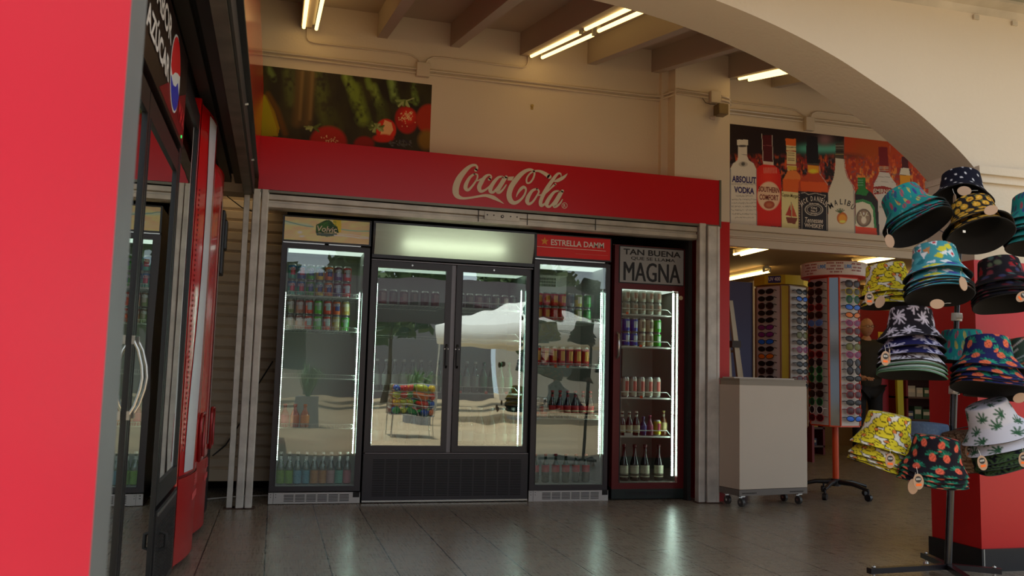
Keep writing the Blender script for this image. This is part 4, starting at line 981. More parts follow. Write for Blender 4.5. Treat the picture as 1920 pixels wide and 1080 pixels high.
# ------------------------------------------------------------------ left row, facing right: local x runs away along +Y, local depth runs to -X
XL = -.40
G_SIDE = glass('side_cooler_glass', 2.0, (.80, .88, .85), wav=.03, base=.36)
L1 = thing('drinks_cooler', 'black two-door cooler with round drink emblem on its header, nearest on the left', 'cooler', (XL, 2.02, 0), PI/2)
W = 1.46
cabinet(L1, W, .6, 2.12, .05, M_CAB, M_DK, .12, 1.70)
for x0, x1, s in ((.0, .680, 0), (.690, 1.462, 1)):
    d = frame_door(L1, x0, x1, .10, 1.755, x0+.03, x1-.022, .13, 1.68, M_BLACK, G_SIDE)
    hx = x1-.02 if s == 0 else x0+.06
    m = MB(); m.tube([(hx, -.005, .80), (hx, -.018, .825), (hx, -.03, .87), (hx, -.034, .905), (hx, -.03, .94), (hx, -.018, .985), (hx, -.005, 1.01)], .0045, 0, 8); m.box(hx-.007, hx+.007, -.008, 0, 1.0, 1.025, 0); m.box(hx-.007, hx+.007, -.008, 0, .785, .81, 0); m.build('door_handle', M_CHROME, parent=d, local=True)
m = MB()
m.box(0, W, -.012, .05, 1.775, 2.12, 0)
m.prism([(.75, 1.79), (1.44, 1.79), (1.44, 1.98), (1.2, 1.90), (.95, 1.87)], 'y', -.0135, -.0125, 1)
ex = lambda cx_, cz, r, a0, a1, n=14: [(cx_+r*math.sin(a0+(a1-a0)*i/n), cz+r*math.cos(a0+(a1-a0)*i/n)) for i in range(n+1)]
EX, EZ, ER = 1.09, 1.945, .125
m.prism(ex(EX, EZ, ER+.008, 0, 2*PI, 28)[:-1], 'y', -.0150, -.0140, 2)
m.prism(ex(EX, EZ, ER, -PI/2-.1, PI/2-.25, 16)+[(EX+.05, EZ+.02), (EX-.02, EZ-.0), (EX-.08, EZ-.03)], 'y', -.0165, -.0152, 3)
m.prism(ex(EX, EZ, ER, PI/2+.35, 3*PI/2-.35, 16)+[(EX-.05, EZ-.055), (EX+.02, EZ-.04), (EX+.07, EZ-.01)], 'y', -.0165, -.0152, 4)
tx = lambda x0, x1, z0, z1: (lambda u, v: (x0+(x1-x0)*u, -.0155, z0+(z1-z0)*v))
m.text('AZÚCAR', tx(.42, .93, 1.86, 1.955), 5, .03); m.text('SABOR', tx(.52, .93, 1.985, 2.07), 5, .02); m.text('MAX', tx(1.24, 1.42, 1.83, 1.90), 6, .03)
m.cyl((1.38, -.016, 1.80), (1.38, -.012, 1.80), .006, 7, 8)
m.build('header_sign', [mat('header_black_brown', (34, 22, 20), .3), mat('header_dark_red', (120, 12, 26), .3), M_WHITEP, mat('emblem_red', (206, 24, 34), .35), mat('emblem_blue', (36, 50, 170), .35), mat('header_letter_white', (214, 206, 198), .5), mat('letter_red', (206, 40, 50), .4), emis('green_pilot', (60, 255, 120), 1.5)], parent=L1, local=True)
m = MB(); m.box(0, W, -.003, .04, .0, .095, 0)
for r in range(5): m.box(.05, W-.05, -.005, -.002, .02+r*.0135, .026+r*.0135, 1)
m.build('vent_plinth', [M_BLACK, M_DARK], parent=L1, local=True)
for a, b in ((.05, .67), (.78, 1.4)):
    for z in (.8, 1.2): shelf(L1, a, b, .08, .5, z, fence=None)
L2 = thing('drinks_cooler', 'narrow black single-door cooler between the two-door one and red machines', 'cooler', (XL, 3.50, 0), PI/2)
cabinet(L2, .70, .6, 2.12, .04, M_CAB, M_DK, .47, 2.02)
frame_door(L2, 0, .7, .42, 2.11, .04, .655, .50, 2.03, M_BLACK, G_SIDE)
m = MB(); m.box(0, .7, -.004, .04, .04, .405, 0); m.box(.03, .67, -.007, -.003, .38, .392, 1)
for r in range(22):
    for c in range(14): m.box(.05+c*.043, .075+c*.043, -.0055, -.003, .07+r*.0125, .076+r*.0125, 2)
m.tube([(.12, -.004, .24), (.12, -.03, .25), (.12, -.03, .30), (.12, -.004, .31)], .008, 2, 6)
m.build('vent_plinth', [M_BLACK, mat('grey_seam', (96, 92, 88), .4), M_DARK], parent=L2, local=True)
for z in (.85, 1.25, 1.65): shelf(L2, .05, .64, .08, .5, z, fence=None)
# red vending machines with bowed fronts
M_VRED = mat('vending_red', (206, 14, 16), .18, coat=.5); M_VWHITE = mat('wave_white', (214, 212, 218), .3); M_VDK = mat('vending_dark_red', (120, 8, 10), .3)
def bow(x, W): return -.045*math.sin(PI*min(max(x/W, 0), 1))
def vend(y0, label, top, stripe):
    W = .72
    t = thing('vending_machine', label, 'vending machine', (XL, y0, 0), PI/2)
    m = MB(); m.box(0, W, .002, .7, .02, top, 0); m.build('body', M_VRED, parent=t, local=True, bevel=.01)
    n = 16
    def sheet(z0f, z1f, x0f, x1f, off, mi, mm, nz=24):
        zs_ = [z0f+(z1f-z0f)*j/nz for j in range(nz+1)]; vs = []
        for z in zs_:
            a, b = x0f(z), x1f(z)
            for i in range(n+1): x = a+(b-a)*i/n; vs.append((x, bow(x, W)+off, z))
        mm._add(vs, [(j*(n+1)+i, j*(n+1)+i+1, (j+1)*(n+1)+i+1, (j+1)*(n+1)+i) for j in range(nz) for i in range(n)], mi, True)
    m = MB(); sheet(.44, top-.03, lambda z: .0, lambda z: W, 0, 0, m)
    m.prism([(0, .05)]+[(W*i/n, .05) for i in range(n+1)]+[(W, .05)], 'z', .44, .441, 0) if False else None
    m.build('front_panel', M_VRED, parent=t, local=True)
    m = MB(); sheet(.04, .425, lambda z: .0, lambda z: W, .0, 0, m); 
    for i in range(7): m.box(.25+i*.03, .262+i*.03, bow(.3, W)-.004, bow(.3, W)-.001, .30, .33, 1)
    for i in range(5): m.box(.3, .42, bow(.35, W)-.004, bow(.35, W)-.001, .365+i*.011, .37+i*.011, 1)
    m.build('lower_panel', [mat('lower_red', (176, 14, 18), .3), mat('faded_letter', (214, 90, 90), .4)], parent=t, local=True)
    m = MB(); sheet(.425, .44, lambda z: .0, lambda z: W, .004, 0, m, 2); m.build('seam', M_VDK, parent=t, local=True)
    if stripe:
        m = MB(); sheet(.45, top-.05, lambda z: .07+.09*math.sin((z-.5)*1.5)**2+.05*max(0, (z-1.6)), lambda z: .25+.06*math.sin((z-.6)*1.9)+.10*max(0, z-1.7), -.003, 0, m, 40); m.build('white_wave', M_VWHITE, parent=t, local=True)
        m = MB()
        for k in range(52): z = .55+k*.024; m.box(.035, .05, bow(.04, W)-.003, bow(.04, W)-.001, z, z+.010, 0)
        m.build('dotted_band', M_VDK, parent=t, local=True)
    else:
        m = MB(); m.box(.02, .035, bow(.03, W)-.012, 0, .5, top-.1, 0); m.build('silver_edge', M_CHROME, parent=t, local=True)
        m = MB(); sheet(.5, top-.2, lambda z: .30, lambda z: .36, -.003, 0, m); m.build('grey_band', mat('grey_band', (140, 120, 116), .3), parent=t, local=True)
    m = MB(); px_ = .40
    y = bow(.45, W)
    m.tube([(px_, y-.012, .47), (px_, y-.012, .66), (px_+.02, y-.012, .70), (px_+.2, y-.012, .70), (px_+.22, y-.012, .66), (px_+.22, y-.012, .47)], .009, 0, 6, closed=True)
    m.box(px_+.01, px_+.21, y-.006, y+.01, .48, .69, 1); m.box(px_+.03, px_+.19, y-.009, y-.004, .60, .68, 2)
    m.build('delivery_pocket', [mat('pocket_rim', (150, 40, 40), .2, metal=.3), M_VDK, mat('pocket_plate', (150, 124, 96), .35, metal=.4)], parent=t, local=True)
    return t
vend(4.27, 'red vending machine with a tall white wave stripe on its front', 2.22, True)
vend(5.02, 'second red vending machine, deeper in the left row, with silver edge', 2.12, False)
t = thing('storage_freezer', 'black upright appliance at the far end of the left row', 'freezer', (-.72, 5.98, 0))
m = MB(); m.box(-.98, -.40, 5.86, 6.1, .12, 1.85, 0); m.build('body', M_BLACK, parent=t, bevel=.008)
m = MB(); m.box(-.5, -.37, 5.95, 6.1, 1.55, 1.98, 0); m.box(-.46, -.355, 5.98, 6.08, 1.72, 1.92, 0); m.build('door_box', M_BLACK, parent=t, bevel=.01)
m = MB(); m.box(-.47, -.385, 5.92, 6.1, .02, .62, 0); m.cyl((-.47, 5.97, .0), (-.47, 5.97, .12), .02, 0, 8); m.cyl((-.9, 5.97, .0), (-.9, 5.97, .12), .02, 0, 8); m.build('foot_panel', M_BLACK, parent=t)
def cable(pts, r, mt_, label):
    m = MB(); m.tube(pts, r, 0, 6); m.build('power_cable', mt_, label=label, cat='cable')
cable([(-.42, 6.93, .28), (-.33, 6.95, .36), (-.22, 6.97, .55), (-.13, 6.97, .8), (-.02, 6.97, 1.0)], .006, M_BLACK, 'black cable looping across the beige shutter behind the corner post')
cable([(-.45, 6.6, 2.25), (-.4, 6.6, 2.19), (-.3, 6.6, 2.12), (-.21, 6.4, 2.06)], .004, M_BLACK, 'thin black cable hanging at the top of the shutter by the post')
cable([(-.5, 6.6, .008), (-.4, 6.62, .008), (-.25, 6.72, .008), (0.0, 6.78, .008)], .005, M_WHITEP, 'thin white cable lying on the floor below the shutter')

# ------------------------------------------------------------------ counter on casters
C0 = thing('counter', 'white wheeled counter standing right of the wide steel post', 'counter', (3.405, 5.915, 0), R(9.5))
MCW = mat('counter_laminate', (206, 192, 172), .45, mottle=(2, .03)); MCT = mat('counter_rim', (150, 138, 118), .5)
m = MB(); m.box(0, .665, 0, .24, .132, .915, 0); m.build('body', MCW, parent=C0, local=True, bevel=.003)
m = MB(); m.box(.004, .66, .004, .236, .915, .955, 0); m.box(-.002, .667, -.002, .242, .955, .965, 0); m.box(.03, .63, .1, .24, .965, .975, 1); m.build('top', [MCT, MCW], parent=C0, local=True)
m = MB(); m.box(.0, .665, .002, .24, .085, .13, 0)
for i in range(10): m.box(.03+i*.014, .037+i*.014, 0, .003, .1, .108, 1); m.box(.49+i*.014, .497+i*.014, 0, .003, .1, .108, 1)
m.build('base_frame', [mat('base_grey', (112, 104, 96), .5), M_DARK], parent=C0, local=True)
for x in (.05, .61):
    for y in (.04, .2):
        m = MB(); m.box(x-.02, x+.02, y-.02, y+.02, .074, .085, 1); m.box(x-.015, x+.015, y+.008, y+.011, .03, .075, 1); m.cyl((x-.011, y, .032), (x+.011, y, .032), .032, 0, 16); m.cyl((x-.014, y, .032), (x+.014, y, .032), .01, 1, 8)
        m.build('caster', [mat('grey_rubber', (72, 72, 70), .5), M_CHROME], parent=C0, local=True)

# ------------------------------------------------------------------ sunglasses and their racks
def shades(kind, fc, lc, tc):
    m = MB(); n = 14
    for s in (-1, 1):
        cx_, cz = s*.034, 0
        pts = []
        for i in range(n):
            t = 2*PI*i/n; c, q = math.cos(t), math.sin(t)
            if kind == 'round': x, z = .024*c, .024*q
            elif kind == 'cat': x, z = .028*c+s*.004*q, .019*q+.008*max(0, s*c)*max(0, q)
            elif kind == 'heart': x, z = .026*c, .022*q+.008*abs(c)-.004
            elif kind == 'wrap': x, z = .031*c, .017*q*(1 if q > 0 else .9)+.002*c*s
            else: x, z = .029*abs(c)**.7*(1 if c > 0 else -1), .021*abs(q)**.8*(1 if q > 0 else -1)
            pts.append((cx_+x, .006*abs(cx_+x)/.06, cz+z))
        m.tube(pts, .0022, 0, 5, closed=True)
        m.tube([(s*.062, .006, .008), (s*.066, .02, .010), (s*.067, .075, .004)], .0022, 2, 5)
    m.tube([(-.011, 0, .006), (0, -.002, .009), (.011, 0, .006)], .002, 0, 5)
    o = m.build('sunglasses', [mat('shades_%d_%d_%d' % fc, fc, .5, spec=.3), mat('shades_%d_%d_%d' % fc, fc, .5), mat('shades_%d_%d_%d' % tc, tc, .5, spec=.3)], local=True, loc=(0, 0, 0), label='-', cat='sunglasses')
    m = MB()
    for s in (-1, 1):
        pts = []
        for i in range(n):
            t = 2*PI*i/n; c, q = math.cos(t), math.sin(t)
            k = {'round': (.024, .024), 'cat': (.027, .019), 'heart': (.025, .021), 'wrap': (.030, .016)}.get(kind, (.028, .020))
            x = s*.034+k[0]*c; pts.append((x, .001+.006*abs(x)/.06, k[1]*q))
        m._add([(s*.034, -.002, 0)]+pts, [(0, 1+(i+1) % n, 1+i) for i in range(n)], 0, True)
    m.build('lenses', mat('lens_%d_%d_%d' % lc, lc, .3, spec=.3), parent=o, local=True)
    return o
K_, BL = (22, 20, 22), (24, 22, 24)
KINDS = [('black', shades('wrap', K_, BL, K_)), ('dark brown', shades('std', (50, 26, 20), (44, 26, 22), (40, 24, 20))), ('blue-lens', shades('wrap', K_, (40, 110, 220), K_)),
         ('orange-lens', shades('wrap', K_, (230, 120, 20), K_)), ('red', shades('std', (170, 20, 34), (70, 16, 24), (150, 20, 34))), ('green', shades('round', (40, 150, 70), (20, 60, 40), (60, 60, 60))),
         ('white', shades('round', (216, 210, 206), (34, 26, 34), (206, 200, 196))), ('yellow', shades('std', (214, 196, 40), (70, 60, 30), (200, 180, 40))), ('pink', shades('cat', (210, 90, 150), (120, 50, 90), (200, 90, 140))),
         ('black round', shades('round', K_, (36, 28, 34), K_)), ('purple-lens', shades('wrap', K_, (130, 50, 120), K_)), ('olive-lens', shades('std', (90, 84, 50), (110, 110, 30), (60, 56, 50))), ('heart-shaped', shades('heart', (110, 24, 28), (40, 20, 22), (90, 20, 24))),
         ('clear blue', shades('cat', (90, 140, 210), (80, 120, 190), K_))]
KD = dict(KINDS)
used = set()
def put_shades(k, loc, ang, label, group):
    o = KD[k]
    if k in used: dup(o, loc, (0, 0, ang), label, group).scale = (1.3, 1.1, 1.35)
    else:
        used.add(k); o.location = loc; o.scale = (1.3, 1.1, 1.35); o.rotation_euler = (0, 0, ang); o['label'] = label; o['group'] = group
M_CARD = mat('rack_card_panel', (222, 212, 200), .6)
def rack(cxy, s, ch, th, zb, zt, edge_mats, name, label, rows, pitch, ztop, cols, rackname, grp, ch_mat):
    "square column with cut corners; th = direction of the corner facing out"
    t = thing('sunglasses_rack', label, 'display rack', (cxy[0], cxy[1], 0), th-PI*.75+PI/2*0)
    # local frame: corner towards direction th equals local direction 135 deg
    h = s/2; c = ch/1.4142
    corner = [(h, -h+c), (h, h-c), (h-c, h), (-h+c, h), (-h, h-c), (-h, -h+c), (-h+c, -h), (h-c, -h)]
    m = MB()
    for i in (0, 2, 4, 6):
        a, b = corner[i], corner[(i+1) % 8]
        m.quad((*a, zb), (*b, zb), (*b, zt), (*a, zt), 0)
    m.build('panels', M_CARD, parent=t, local=True)
    for i in (1, 3, 5, 7):
        a, b = corner[i], corner[(i+1) % 8]
        m = MB(); m.quad((*a, zb), (*b, zb), (*b, zt), (*a, zt), 0)
        m.build('mirror_strip' if ch_mat is M_MIRROR else 'corner_strip', ch_mat, parent=t, local=True)
        m = MB()
        for p in (a, b): m.cyl((p[0]*1.008, p[1]*1.008, zb), (p[0]*1.008, p[1]*1.008, zt), .008, 0, 6)
        m.build('edge_rail', edge_mats, parent=t, local=True)
    m = MB(); m.prism(corner, 'z', zb-.012, zb, 0); m.build('bottom_plate', edge_mats, parent=t, local=True); m = MB(); m.prism(corner, 'z', zt, zt+.01, 0); m.build('top_plate', edge_mats, parent=t, local=True)
    k = 0
    for fi, (fn, ang) in enumerate((('front left', th-PI/4), ('front right', th+PI/4), ('rear left', th-3*PI/4), ('rear right', th+3*PI/4))):
        nx, ny = math.cos(ang), math.sin(ang)
        for r in range(rows):
            z = ztop-r*pitch; kk = cols[fi][r % len(cols[fi])]
            put_shades(kk, (cxy[0]+nx*(h+.05), cxy[1]+ny*(h+.05), z), ang+PI/2, '%s sunglasses, %s from top, %s side of %s' % (kk, ORD[r], fn, rackname), grp)
    return t, corner
M_MIRROR = mat('rack_mirror', (76, 78, 80), .08, metal=1.)
M_ORANGE = mat('orange_enamel', (214, 74, 24), .35)
RC2 = (4.60, 6.42)
th2 = math.atan2(-RC2[1], -RC2[0])
A_ = ['black', 'dark brown', 'black round', 'red', 'dark brown', 'clear blue', 'dark brown', 'heart-shaped', 'black', 'red', 'black round', 'green', 'green', 'dark brown', 'dark brown', 'green', 'white', 'red', 'yellow', 'black']
B_ = ['dark brown', 'yellow', 'green', 'blue-lens', 'orange-lens', 'pink', 'red', 'black', 'olive-lens', 'pink', 'black round', 'black round', 'black', 'red', 'red', 'black', 'red', 'blue-lens', 'black round', 'black']
C_ = ['black', 'red', 'black round', 'dark brown', 'pink', 'black', 'green']
t, cn = rack(RC2, .335, .085, th2, .60, 1.83, M_ORANGE, 'r', 'tall orange-framed sunglasses rack with round white printed band on top', 18, .066, 1.78, [A_, B_, C_, C_[::-1]], 'round-topped rack', 'sunglasses on the round-topped rack', M_MIRROR)
m = MB(); m.cyl((0, 0, .12), (0, 0, .6), .026, 0, 16); m.build('pole', M_ORANGE, parent=t, local=True)
m = MB(); m.cyl((0, 0, .09), (0, 0, .15), .04, 0, 14)
t2 = t
m.build('hub', M_BLACK, parent=t, local=True)
for i in range(5):
    a = R(18+72*i)+.5; c, q = math.cos(a), math.sin(a)
    m = MB(); m.tube([(0.03*c, .03*q, .125), (.16*c, .16*q, .12), (.30*c, .30*q, .085)], [.022, .018, .013], 0, 8); m.cyl((.30*c, .30*q, .085), (.30*c, .30*q, .05), .008, 0, 6)
    m.build('leg', M_BLACK, parent=t, local=True)
    m = MB(); m.cyl((.30*c-.016*q, .30*q+.016*c, .028), (.30*c+.016*q, .30*q-.016*c, .028), .028, 0, 14); m.build('caster', M_BLACK, parent=t, local=True)
m = MB(); m.lathe([(.0, 1.842), (.262, 1.842), (.268, 1.848), (.272, 1.96), (.262, 1.965), (0, 1.965)], n=48, mis=[1, 1, 0, 1, 1])
lth = PI*.75
def cylmap(a0, a1, z0, z1, r=.2735): return lambda u, v: (r*math.cos(lth+a0+(a1-a0)*u), r*math.sin(lth+a0+(a1-a0)*u), z0+(z1-z0)*v)
for a, b, z in ((-.98, -.5, 1.94), (-.95, -.53, 1.915), (-.98, -.5, 1.89), (-.9, -.6, 1.865), (-.2, .3, 1.945), (-.12, .22, 1.92), (-.2, .3, 1.895), (-.1, .25, 1.87), (.55, .95, 1.94), (.6, .98, 1.91), (.55, .95, 1.885)):
    f_ = cylmap(a, b, z-.006, z+.006)
    for q in range(9):
        if (q*7+int(a*90)) % 5: m.quad(f_(q/9, 0), f_((q+.7)/9, 0), f_((q+.7)/9, 1), f_(q/9, 1), 2)
m.text('1,90€', cylmap(-.47, -.22, 1.895, 1.935), 3, .03); m.text('1,90€', cylmap(.33, .55, 1.895, 1.935), 3, .03)
m.build('top_band', [mat('band_white', (214, 200, 190), .5), mat('band_red', (200, 50, 40), .5), mat('band_text_red', (150, 60, 50), .5), mat('band_blue', (60, 130, 200), .5)], parent=t, local=True)
RC1 = (4.53, 7.12)
th1 = math.atan2(-RC1[1], -RC1[0])+.16
A1 = ['black', 'black', 'dark brown', 'black', 'black', 'purple-lens', 'purple-lens', 'blue-lens', 'black', 'orange-lens', 'black', 'dark brown', 'black', 'black']
B1 = ['black', 'blue-lens', 'black', 'black', 'dark brown', 'black', 'olive-lens', 'black', 'pink', 'black', 'black', 'black', 'red', 'black']
M_YEL = mat('rack_yellow', (216, 190, 20), .4)
t, cn = rack(RC1, .37, .075, th1, .55, 1.82, mat('rack_wood_edge', (150, 110, 70), .5), 'r', 'sunglasses rack with yellow corner strip and yellow top box', 14, .066, 1.77, [A1, B1, C_, C_[::-1]], 'yellow-topped rack', 'sunglasses on the yellow-topped rack', M_YEL)
m = MB(); m.cyl((0, 0, .03), (0, 0, .55), .026, 0, 12); m.cyl((0, 0, 0), (0, 0, .03), .2, 0, 20); m.build('pole', M_BLACK, parent=t, local=True)
m = MB(); m.lathe([(0, 1.835), (.245, 1.835), (.245, 1.92), (0, 1.92)], n=8, mi=0)
for i in range(len(m.sm)): m.sm[i] = False
th8 = PI*.75
pa = lambda a, r=.248: (r*math.cos(th8+a), r*math.sin(th8+a))
a_, b_ = pa(-.62, .244), pa(-.16, .244)
m.quad((*pa(-.62, .25), 1.845), (*pa(-.16, .25), 1.845), (*pa(-.16, .25), 1.91), (*pa(-.62, .25), 1.91), 1)
p0, p1 = np.array(pa(-.6, .253)), np.array(pa(-.18, .253))
m.text('UV 400', lambda u, v: (*(p0+(p1-p0)*u), 1.862+.036*v), 2, .03)
m.build('top_box', [M_YEL, mat('uv_navy', (36, 40, 96), .4), M_WHITEP], parent=t, local=True)

# ------------------------------------------------------------------ shop interior
m = MB(); m.box(4.2, 5.35, 9.0, 9.06, 0, 2.10, 0); m.box(5.35, 5.47, 8.98, 9.08, 0, 2.12, 1)
m.build('partition_panel', [mat('navy_panel', (26, 30, 92), .5), mat('panel_frame_cream', (206, 196, 176), .5)], label='dark blue partition panel inside the shop beside the red pier', cat='panel')
t = thing('ladder', 'aluminium step ladder leaning behind the white counter', 'ladder', (4.0, 6.95, 0))
ML = mat('ladder_aluminium', (170, 160, 142), .35, metal=.6)
for dx, dy in ((0, 0), (.0, .28)):
    m = MB(); m.prism([(3.885, 1.66), (3.922, 1.66), (4.18, .0), (4.10, .0)], 'y', 6.93+dy, 6.965+dy); m.build('rail', ML, parent=t)
m = MB(); m.prism([(3.885, 1.50), (3.91, 1.50), (3.99, .0), (3.93, .0)], 'y', 6.97, 7.0); m.build('rear_rail', ML, parent=t)
for z in (.3, .6, .9, 1.2):
    x = 3.91+(1.66-z)*.155
    m = MB(); m.box(x-.03, x+.03, 6.96, 7.21, z, z+.02); m.build('step', ML, parent=t)
m = MB(); m.box(3.90, 3.985, 6.9, 6.95, 1.24, 1.30); m.build('hinge', mat('hinge_grey', (70, 68, 66), .5), parent=t)
def shelving(name, label, x0, x1, y0, y1, z1, zs_, backc, items, grp, seed):
    g = random.Random(seed)
    t = thing('shelf_unit', label, 'shelf', ((x0+x1)/2, (y0+y1)/2, 0))
    mb = mat('shelf_back_%d_%d_%d' % backc, backc, .6)
    m = MB(); m.box(x0, x1, y1-.03, y1, 0, z1, 0); m.build('back_panel', mb, parent=t)
    for z in zs_:
        m = MB(); m.box(x0, x1, y0, y1-.03, z-.025, z, 0); m.build('shelf_board', mat('shelf_brown', (92, 62, 46), .5), parent=t)
    for x in (x0, x1-.03):
        m = MB(); m.box(x, x+.03, y0, y1-.03, 0, z1, 0); m.build('side_post', mat('shelf_side_red', (120, 20, 20), .5), parent=t)
    for zi, z in enumerate(zs_[:-1] if len(zs_) > 1 else zs_):
        x = x0+.05
        i = 0
        while x < x1-.16:
            w_ = g.uniform(.08, .15); h_ = g.uniform(.09, .2); c = g.choice([(150,40,34),(190,150,60),(60,70,96),(180,170,150),(70,40,34),(150,90,50),(60,90,60)])
            m = MB(); m.box(x, x+w_*.92, y0+.04, y0+.2, z, z+h_, 0); m.box(x+.01, x+w_*.92-.01, y0+.039, y0+.0395, z+h_*.4, z+h_*.75, 1)
            m.build('product_box', [mat('carton_%d_%d_%d' % c, c, .5), mat('carton_label', (206, 190, 160), .5)], label='%s carton on the %s shelf of the %s' % (ORD[i], ORD[zi], items), cat='box', group=grp)
            x += w_+.01; i += 1
shelving('s', 'dark brown shelving right of the yellow price rail at the shop back', 8.2, 9.3, 9.9, 10.3, 1.45, [.2, .5, .8, 1.1, 1.4], (60, 22, 20), 'dark brown shelving', 'cartons on the dark brown shelving', 4)
shelving('s', 'low red-edged shelving behind the round-topped rack', 6.2, 7.15, 10.2, 10.5, .95, [.12, .36, .62, .9], (84, 30, 22), 'low red-edged shelving', 'cartons on the low shelving', 8)
shelving('s', 'tall shelving glimpsed between the blue panel and the yellow-topped rack', 5.7, 6.3, 9.2, 9.5, 2.0, [.5, .8, 1.1, 1.4, 1.7], (170, 140, 90), 'tall narrow shelving', 'cartons on the tall narrow shelving', 12)
m = MB(); m.box(7.5, 9.4, 10.45, 10.55, 1.45, 2.0, 0); m.build('wall_panel', mat('shop_red_board', (150, 16, 16), .5), label='dark red board high on the wall behind the bald shopper', cat='panel')
m = MB(); m.box(7.62, 7.9, 9.7, 9.71, 1.45, 1.64, 0); 
for q in range(6): m.box(7.65+q*.036, 7.675+q*.036, 9.697, 9.7, 1.565, 1.605, 1); m.box(7.66+q*.032, 7.68+q*.032, 9.697, 9.7, 1.49, 1.52, 1)
m.build('price_sign', [mat('sign_yellow', (226, 190, 20), .5), mat('sign_ink', (60, 40, 20), .5)], label='small yellow price sign beside the head of the bald shopper', cat='sign')
m = MB(); m.prism([(7.86, 1.35), (7.95, 1.35), (7.97, 0), (7.88, 0)], 'y', 9.66, 9.7); m.build('price_rail', mat('rail_yellow', (206, 196, 30), .5), label='upright yellow strip in front of the dark shelving', cat='rail')
m = MB(); m.box(7.66, 7.84, 9.8, 9.9, 0, 1.2); m.build('banner_roll', mat('banner_crimson', (160, 14, 40), .5), label='crimson upright panel left of the yellow strip', cat='panel')

# ------------------------------------------------------------------ shopper
M_SKIN = mat('skin', (196, 148, 122), .55); M_JACK = mat('dark_olive_cloth', (44, 40, 32), .85); M_TROU = mat('black_trousers', (24, 23, 26), .85)
def skin_mesh(name, joints, edges, mt_, parent, sub=2, root=0):
    me = bpy.data.meshes.new(name); me.from_pydata([j[0] for j in joints], edges, []); me.materials.append(mt_)
    o = bpy.data.objects.new(name, me); COL.objects.link(o); o.parent = parent
    s = o.modifiers.new('skin', 'SKIN'); s.use_smooth_shade = True
    for i, j in enumerate(joints):
        sv = me.skin_vertices[0].data[i]; r = j[1]; sv.radius = r if isinstance(r, tuple) else (r, r); sv.use_root = (i == root)
    b = o.modifiers.new('sub', 'SUBSURF'); b.levels = sub; b.render_levels = sub
    return o
pt = thing('person', 'bald person in a dark olive jacket and black trousers behind the round-topped rack', 'person', (7.12, 9.3, 0), R(-12))
# local frame: faces -y
J = [((0, 0, .98), (.15, .11)), ((0, .0, 1.15), (.16, .115)), ((0, .0, 1.34), (.17, .12)), ((0, 0, 1.44), (.10, .08)), ((0, -.01, 1.50), (.058, .058)), ((0, -.02, 1.56), (.055, .058)),
     ((-.19, 0, 1.41), .065), ((-.25, .02, 1.14), .047), ((-.16, -.2, 1.02), .038), ((-.12, -.26, 1.02), .032),
     ((.19, 0, 1.41), .065), ((.26, .02, 1.14), .047), ((.17, -.2, 1.06), .038), ((.13, -.26, 1.07), .032),
     ((-.1, 0, .88), .09), ((-.11, -.01, .5), .062), ((-.11, .02, .1), .045), ((-.11, -.1, .045), .04), ((.1, 0, .88), .09), ((.11, -.01, .5), .062), ((.11, .02, .1), .045), ((.11, -.1, .045), .04)]
E_ = [(0,1),(1,2),(2,3),(3,4),(4,5),(3,6),(6,7),(7,8),(8,9),(3,10),(10,11),(11,12),(12,13),(0,14),(14,15),(15,16),(16,17),(0,18),(18,19),(19,20),(20,21)]
skin_mesh('body', J, E_, M_SKIN, pt)
JJ = [((0, 0, .80), (.20, .16)), ((0, 0, 1.12), (.205, .155)), ((0, 0, 1.33), (.21, .155)), ((0, 0, 1.45), (.125, .105)), ((-.195, 0, 1.41), .082), ((-.258, .02, 1.14), .064), ((-.17, -.18, 1.02), .052), ((.195, 0, 1.41), .082), ((.268, .02, 1.14), .064), ((.18, -.18, 1.06), .052)]
skin_mesh('jacket', JJ, [(0,1),(1,2),(2,3),(3,4),(4,5),(5,6),(3,7),(7,8),(8,9)], M_JACK, pt)
skin_mesh('trousers', [((0, 0, .95), (.16, .125)), ((-.1, 0, .86), .105), ((-.112, -.01, .5), .08), ((-.112, .02, .1), .066), ((.1, 0, .86), .105), ((.112, -.01, .5), .08), ((.112, .02, .1), .066)], [(0,1),(1,2),(2,3),(0,4),(4,5),(5,6)], M_TROU, pt)
for s in (-1, 1):
    m = MB(); m.lathe([(0, 0), (.045, .002), (.048, .03), (.04, .06), (0, .075)], (s*.11, -.03, 0), n=14, M=Matrix.Diagonal((1, 2.6, 1))); m.build('shoe', mat('grey_shoe', (110, 100, 92), .6), parent=pt, local=True)
# head: shaped ellipsoid with nose, ears, mouth, eyes
n1_, n2_ = 28, 22; vs = []
hc_ = (0, -.03, 1.655)
for j in range(n2_+1):
    ph = PI*j/n2_
    for i in range(n1_):
        t_ = 2*PI*i/n1_; x = math.sin(ph)*math.sin(t_); y = -math.sin(ph)*math.cos(t_); z = math.cos(ph)
        w_ = 1 if z > -.1 else 1-.34*min(1, (-.1-z))
        X_, Y_, Z_ = x*.076*w_, y*.096*(1 if y > 0 else .98*w_+.02), z*.118
        if y < 0 and abs(x) < .22 and -.35 < z < .12: Y_ -= .022*(1-abs(x)/.22)*(1-abs(z+.14)/.26 if abs(z+.14) < .26 else 0)
        if y < 0 and .05 < z < .2 and .15 < abs(x) < .6: Y_ += .006
        vs.append((X_+hc_[0], Y_+hc_[1], Z_+hc_[2]))
m = MB(); m._add(vs, [(j*n1_+i, (j+1)*n1_+i, (j+1)*n1_+(i+1) % n1_, j*n1_+(i+1) % n1_) for j in range(n2_) for i in range(n1_)], 0, True)
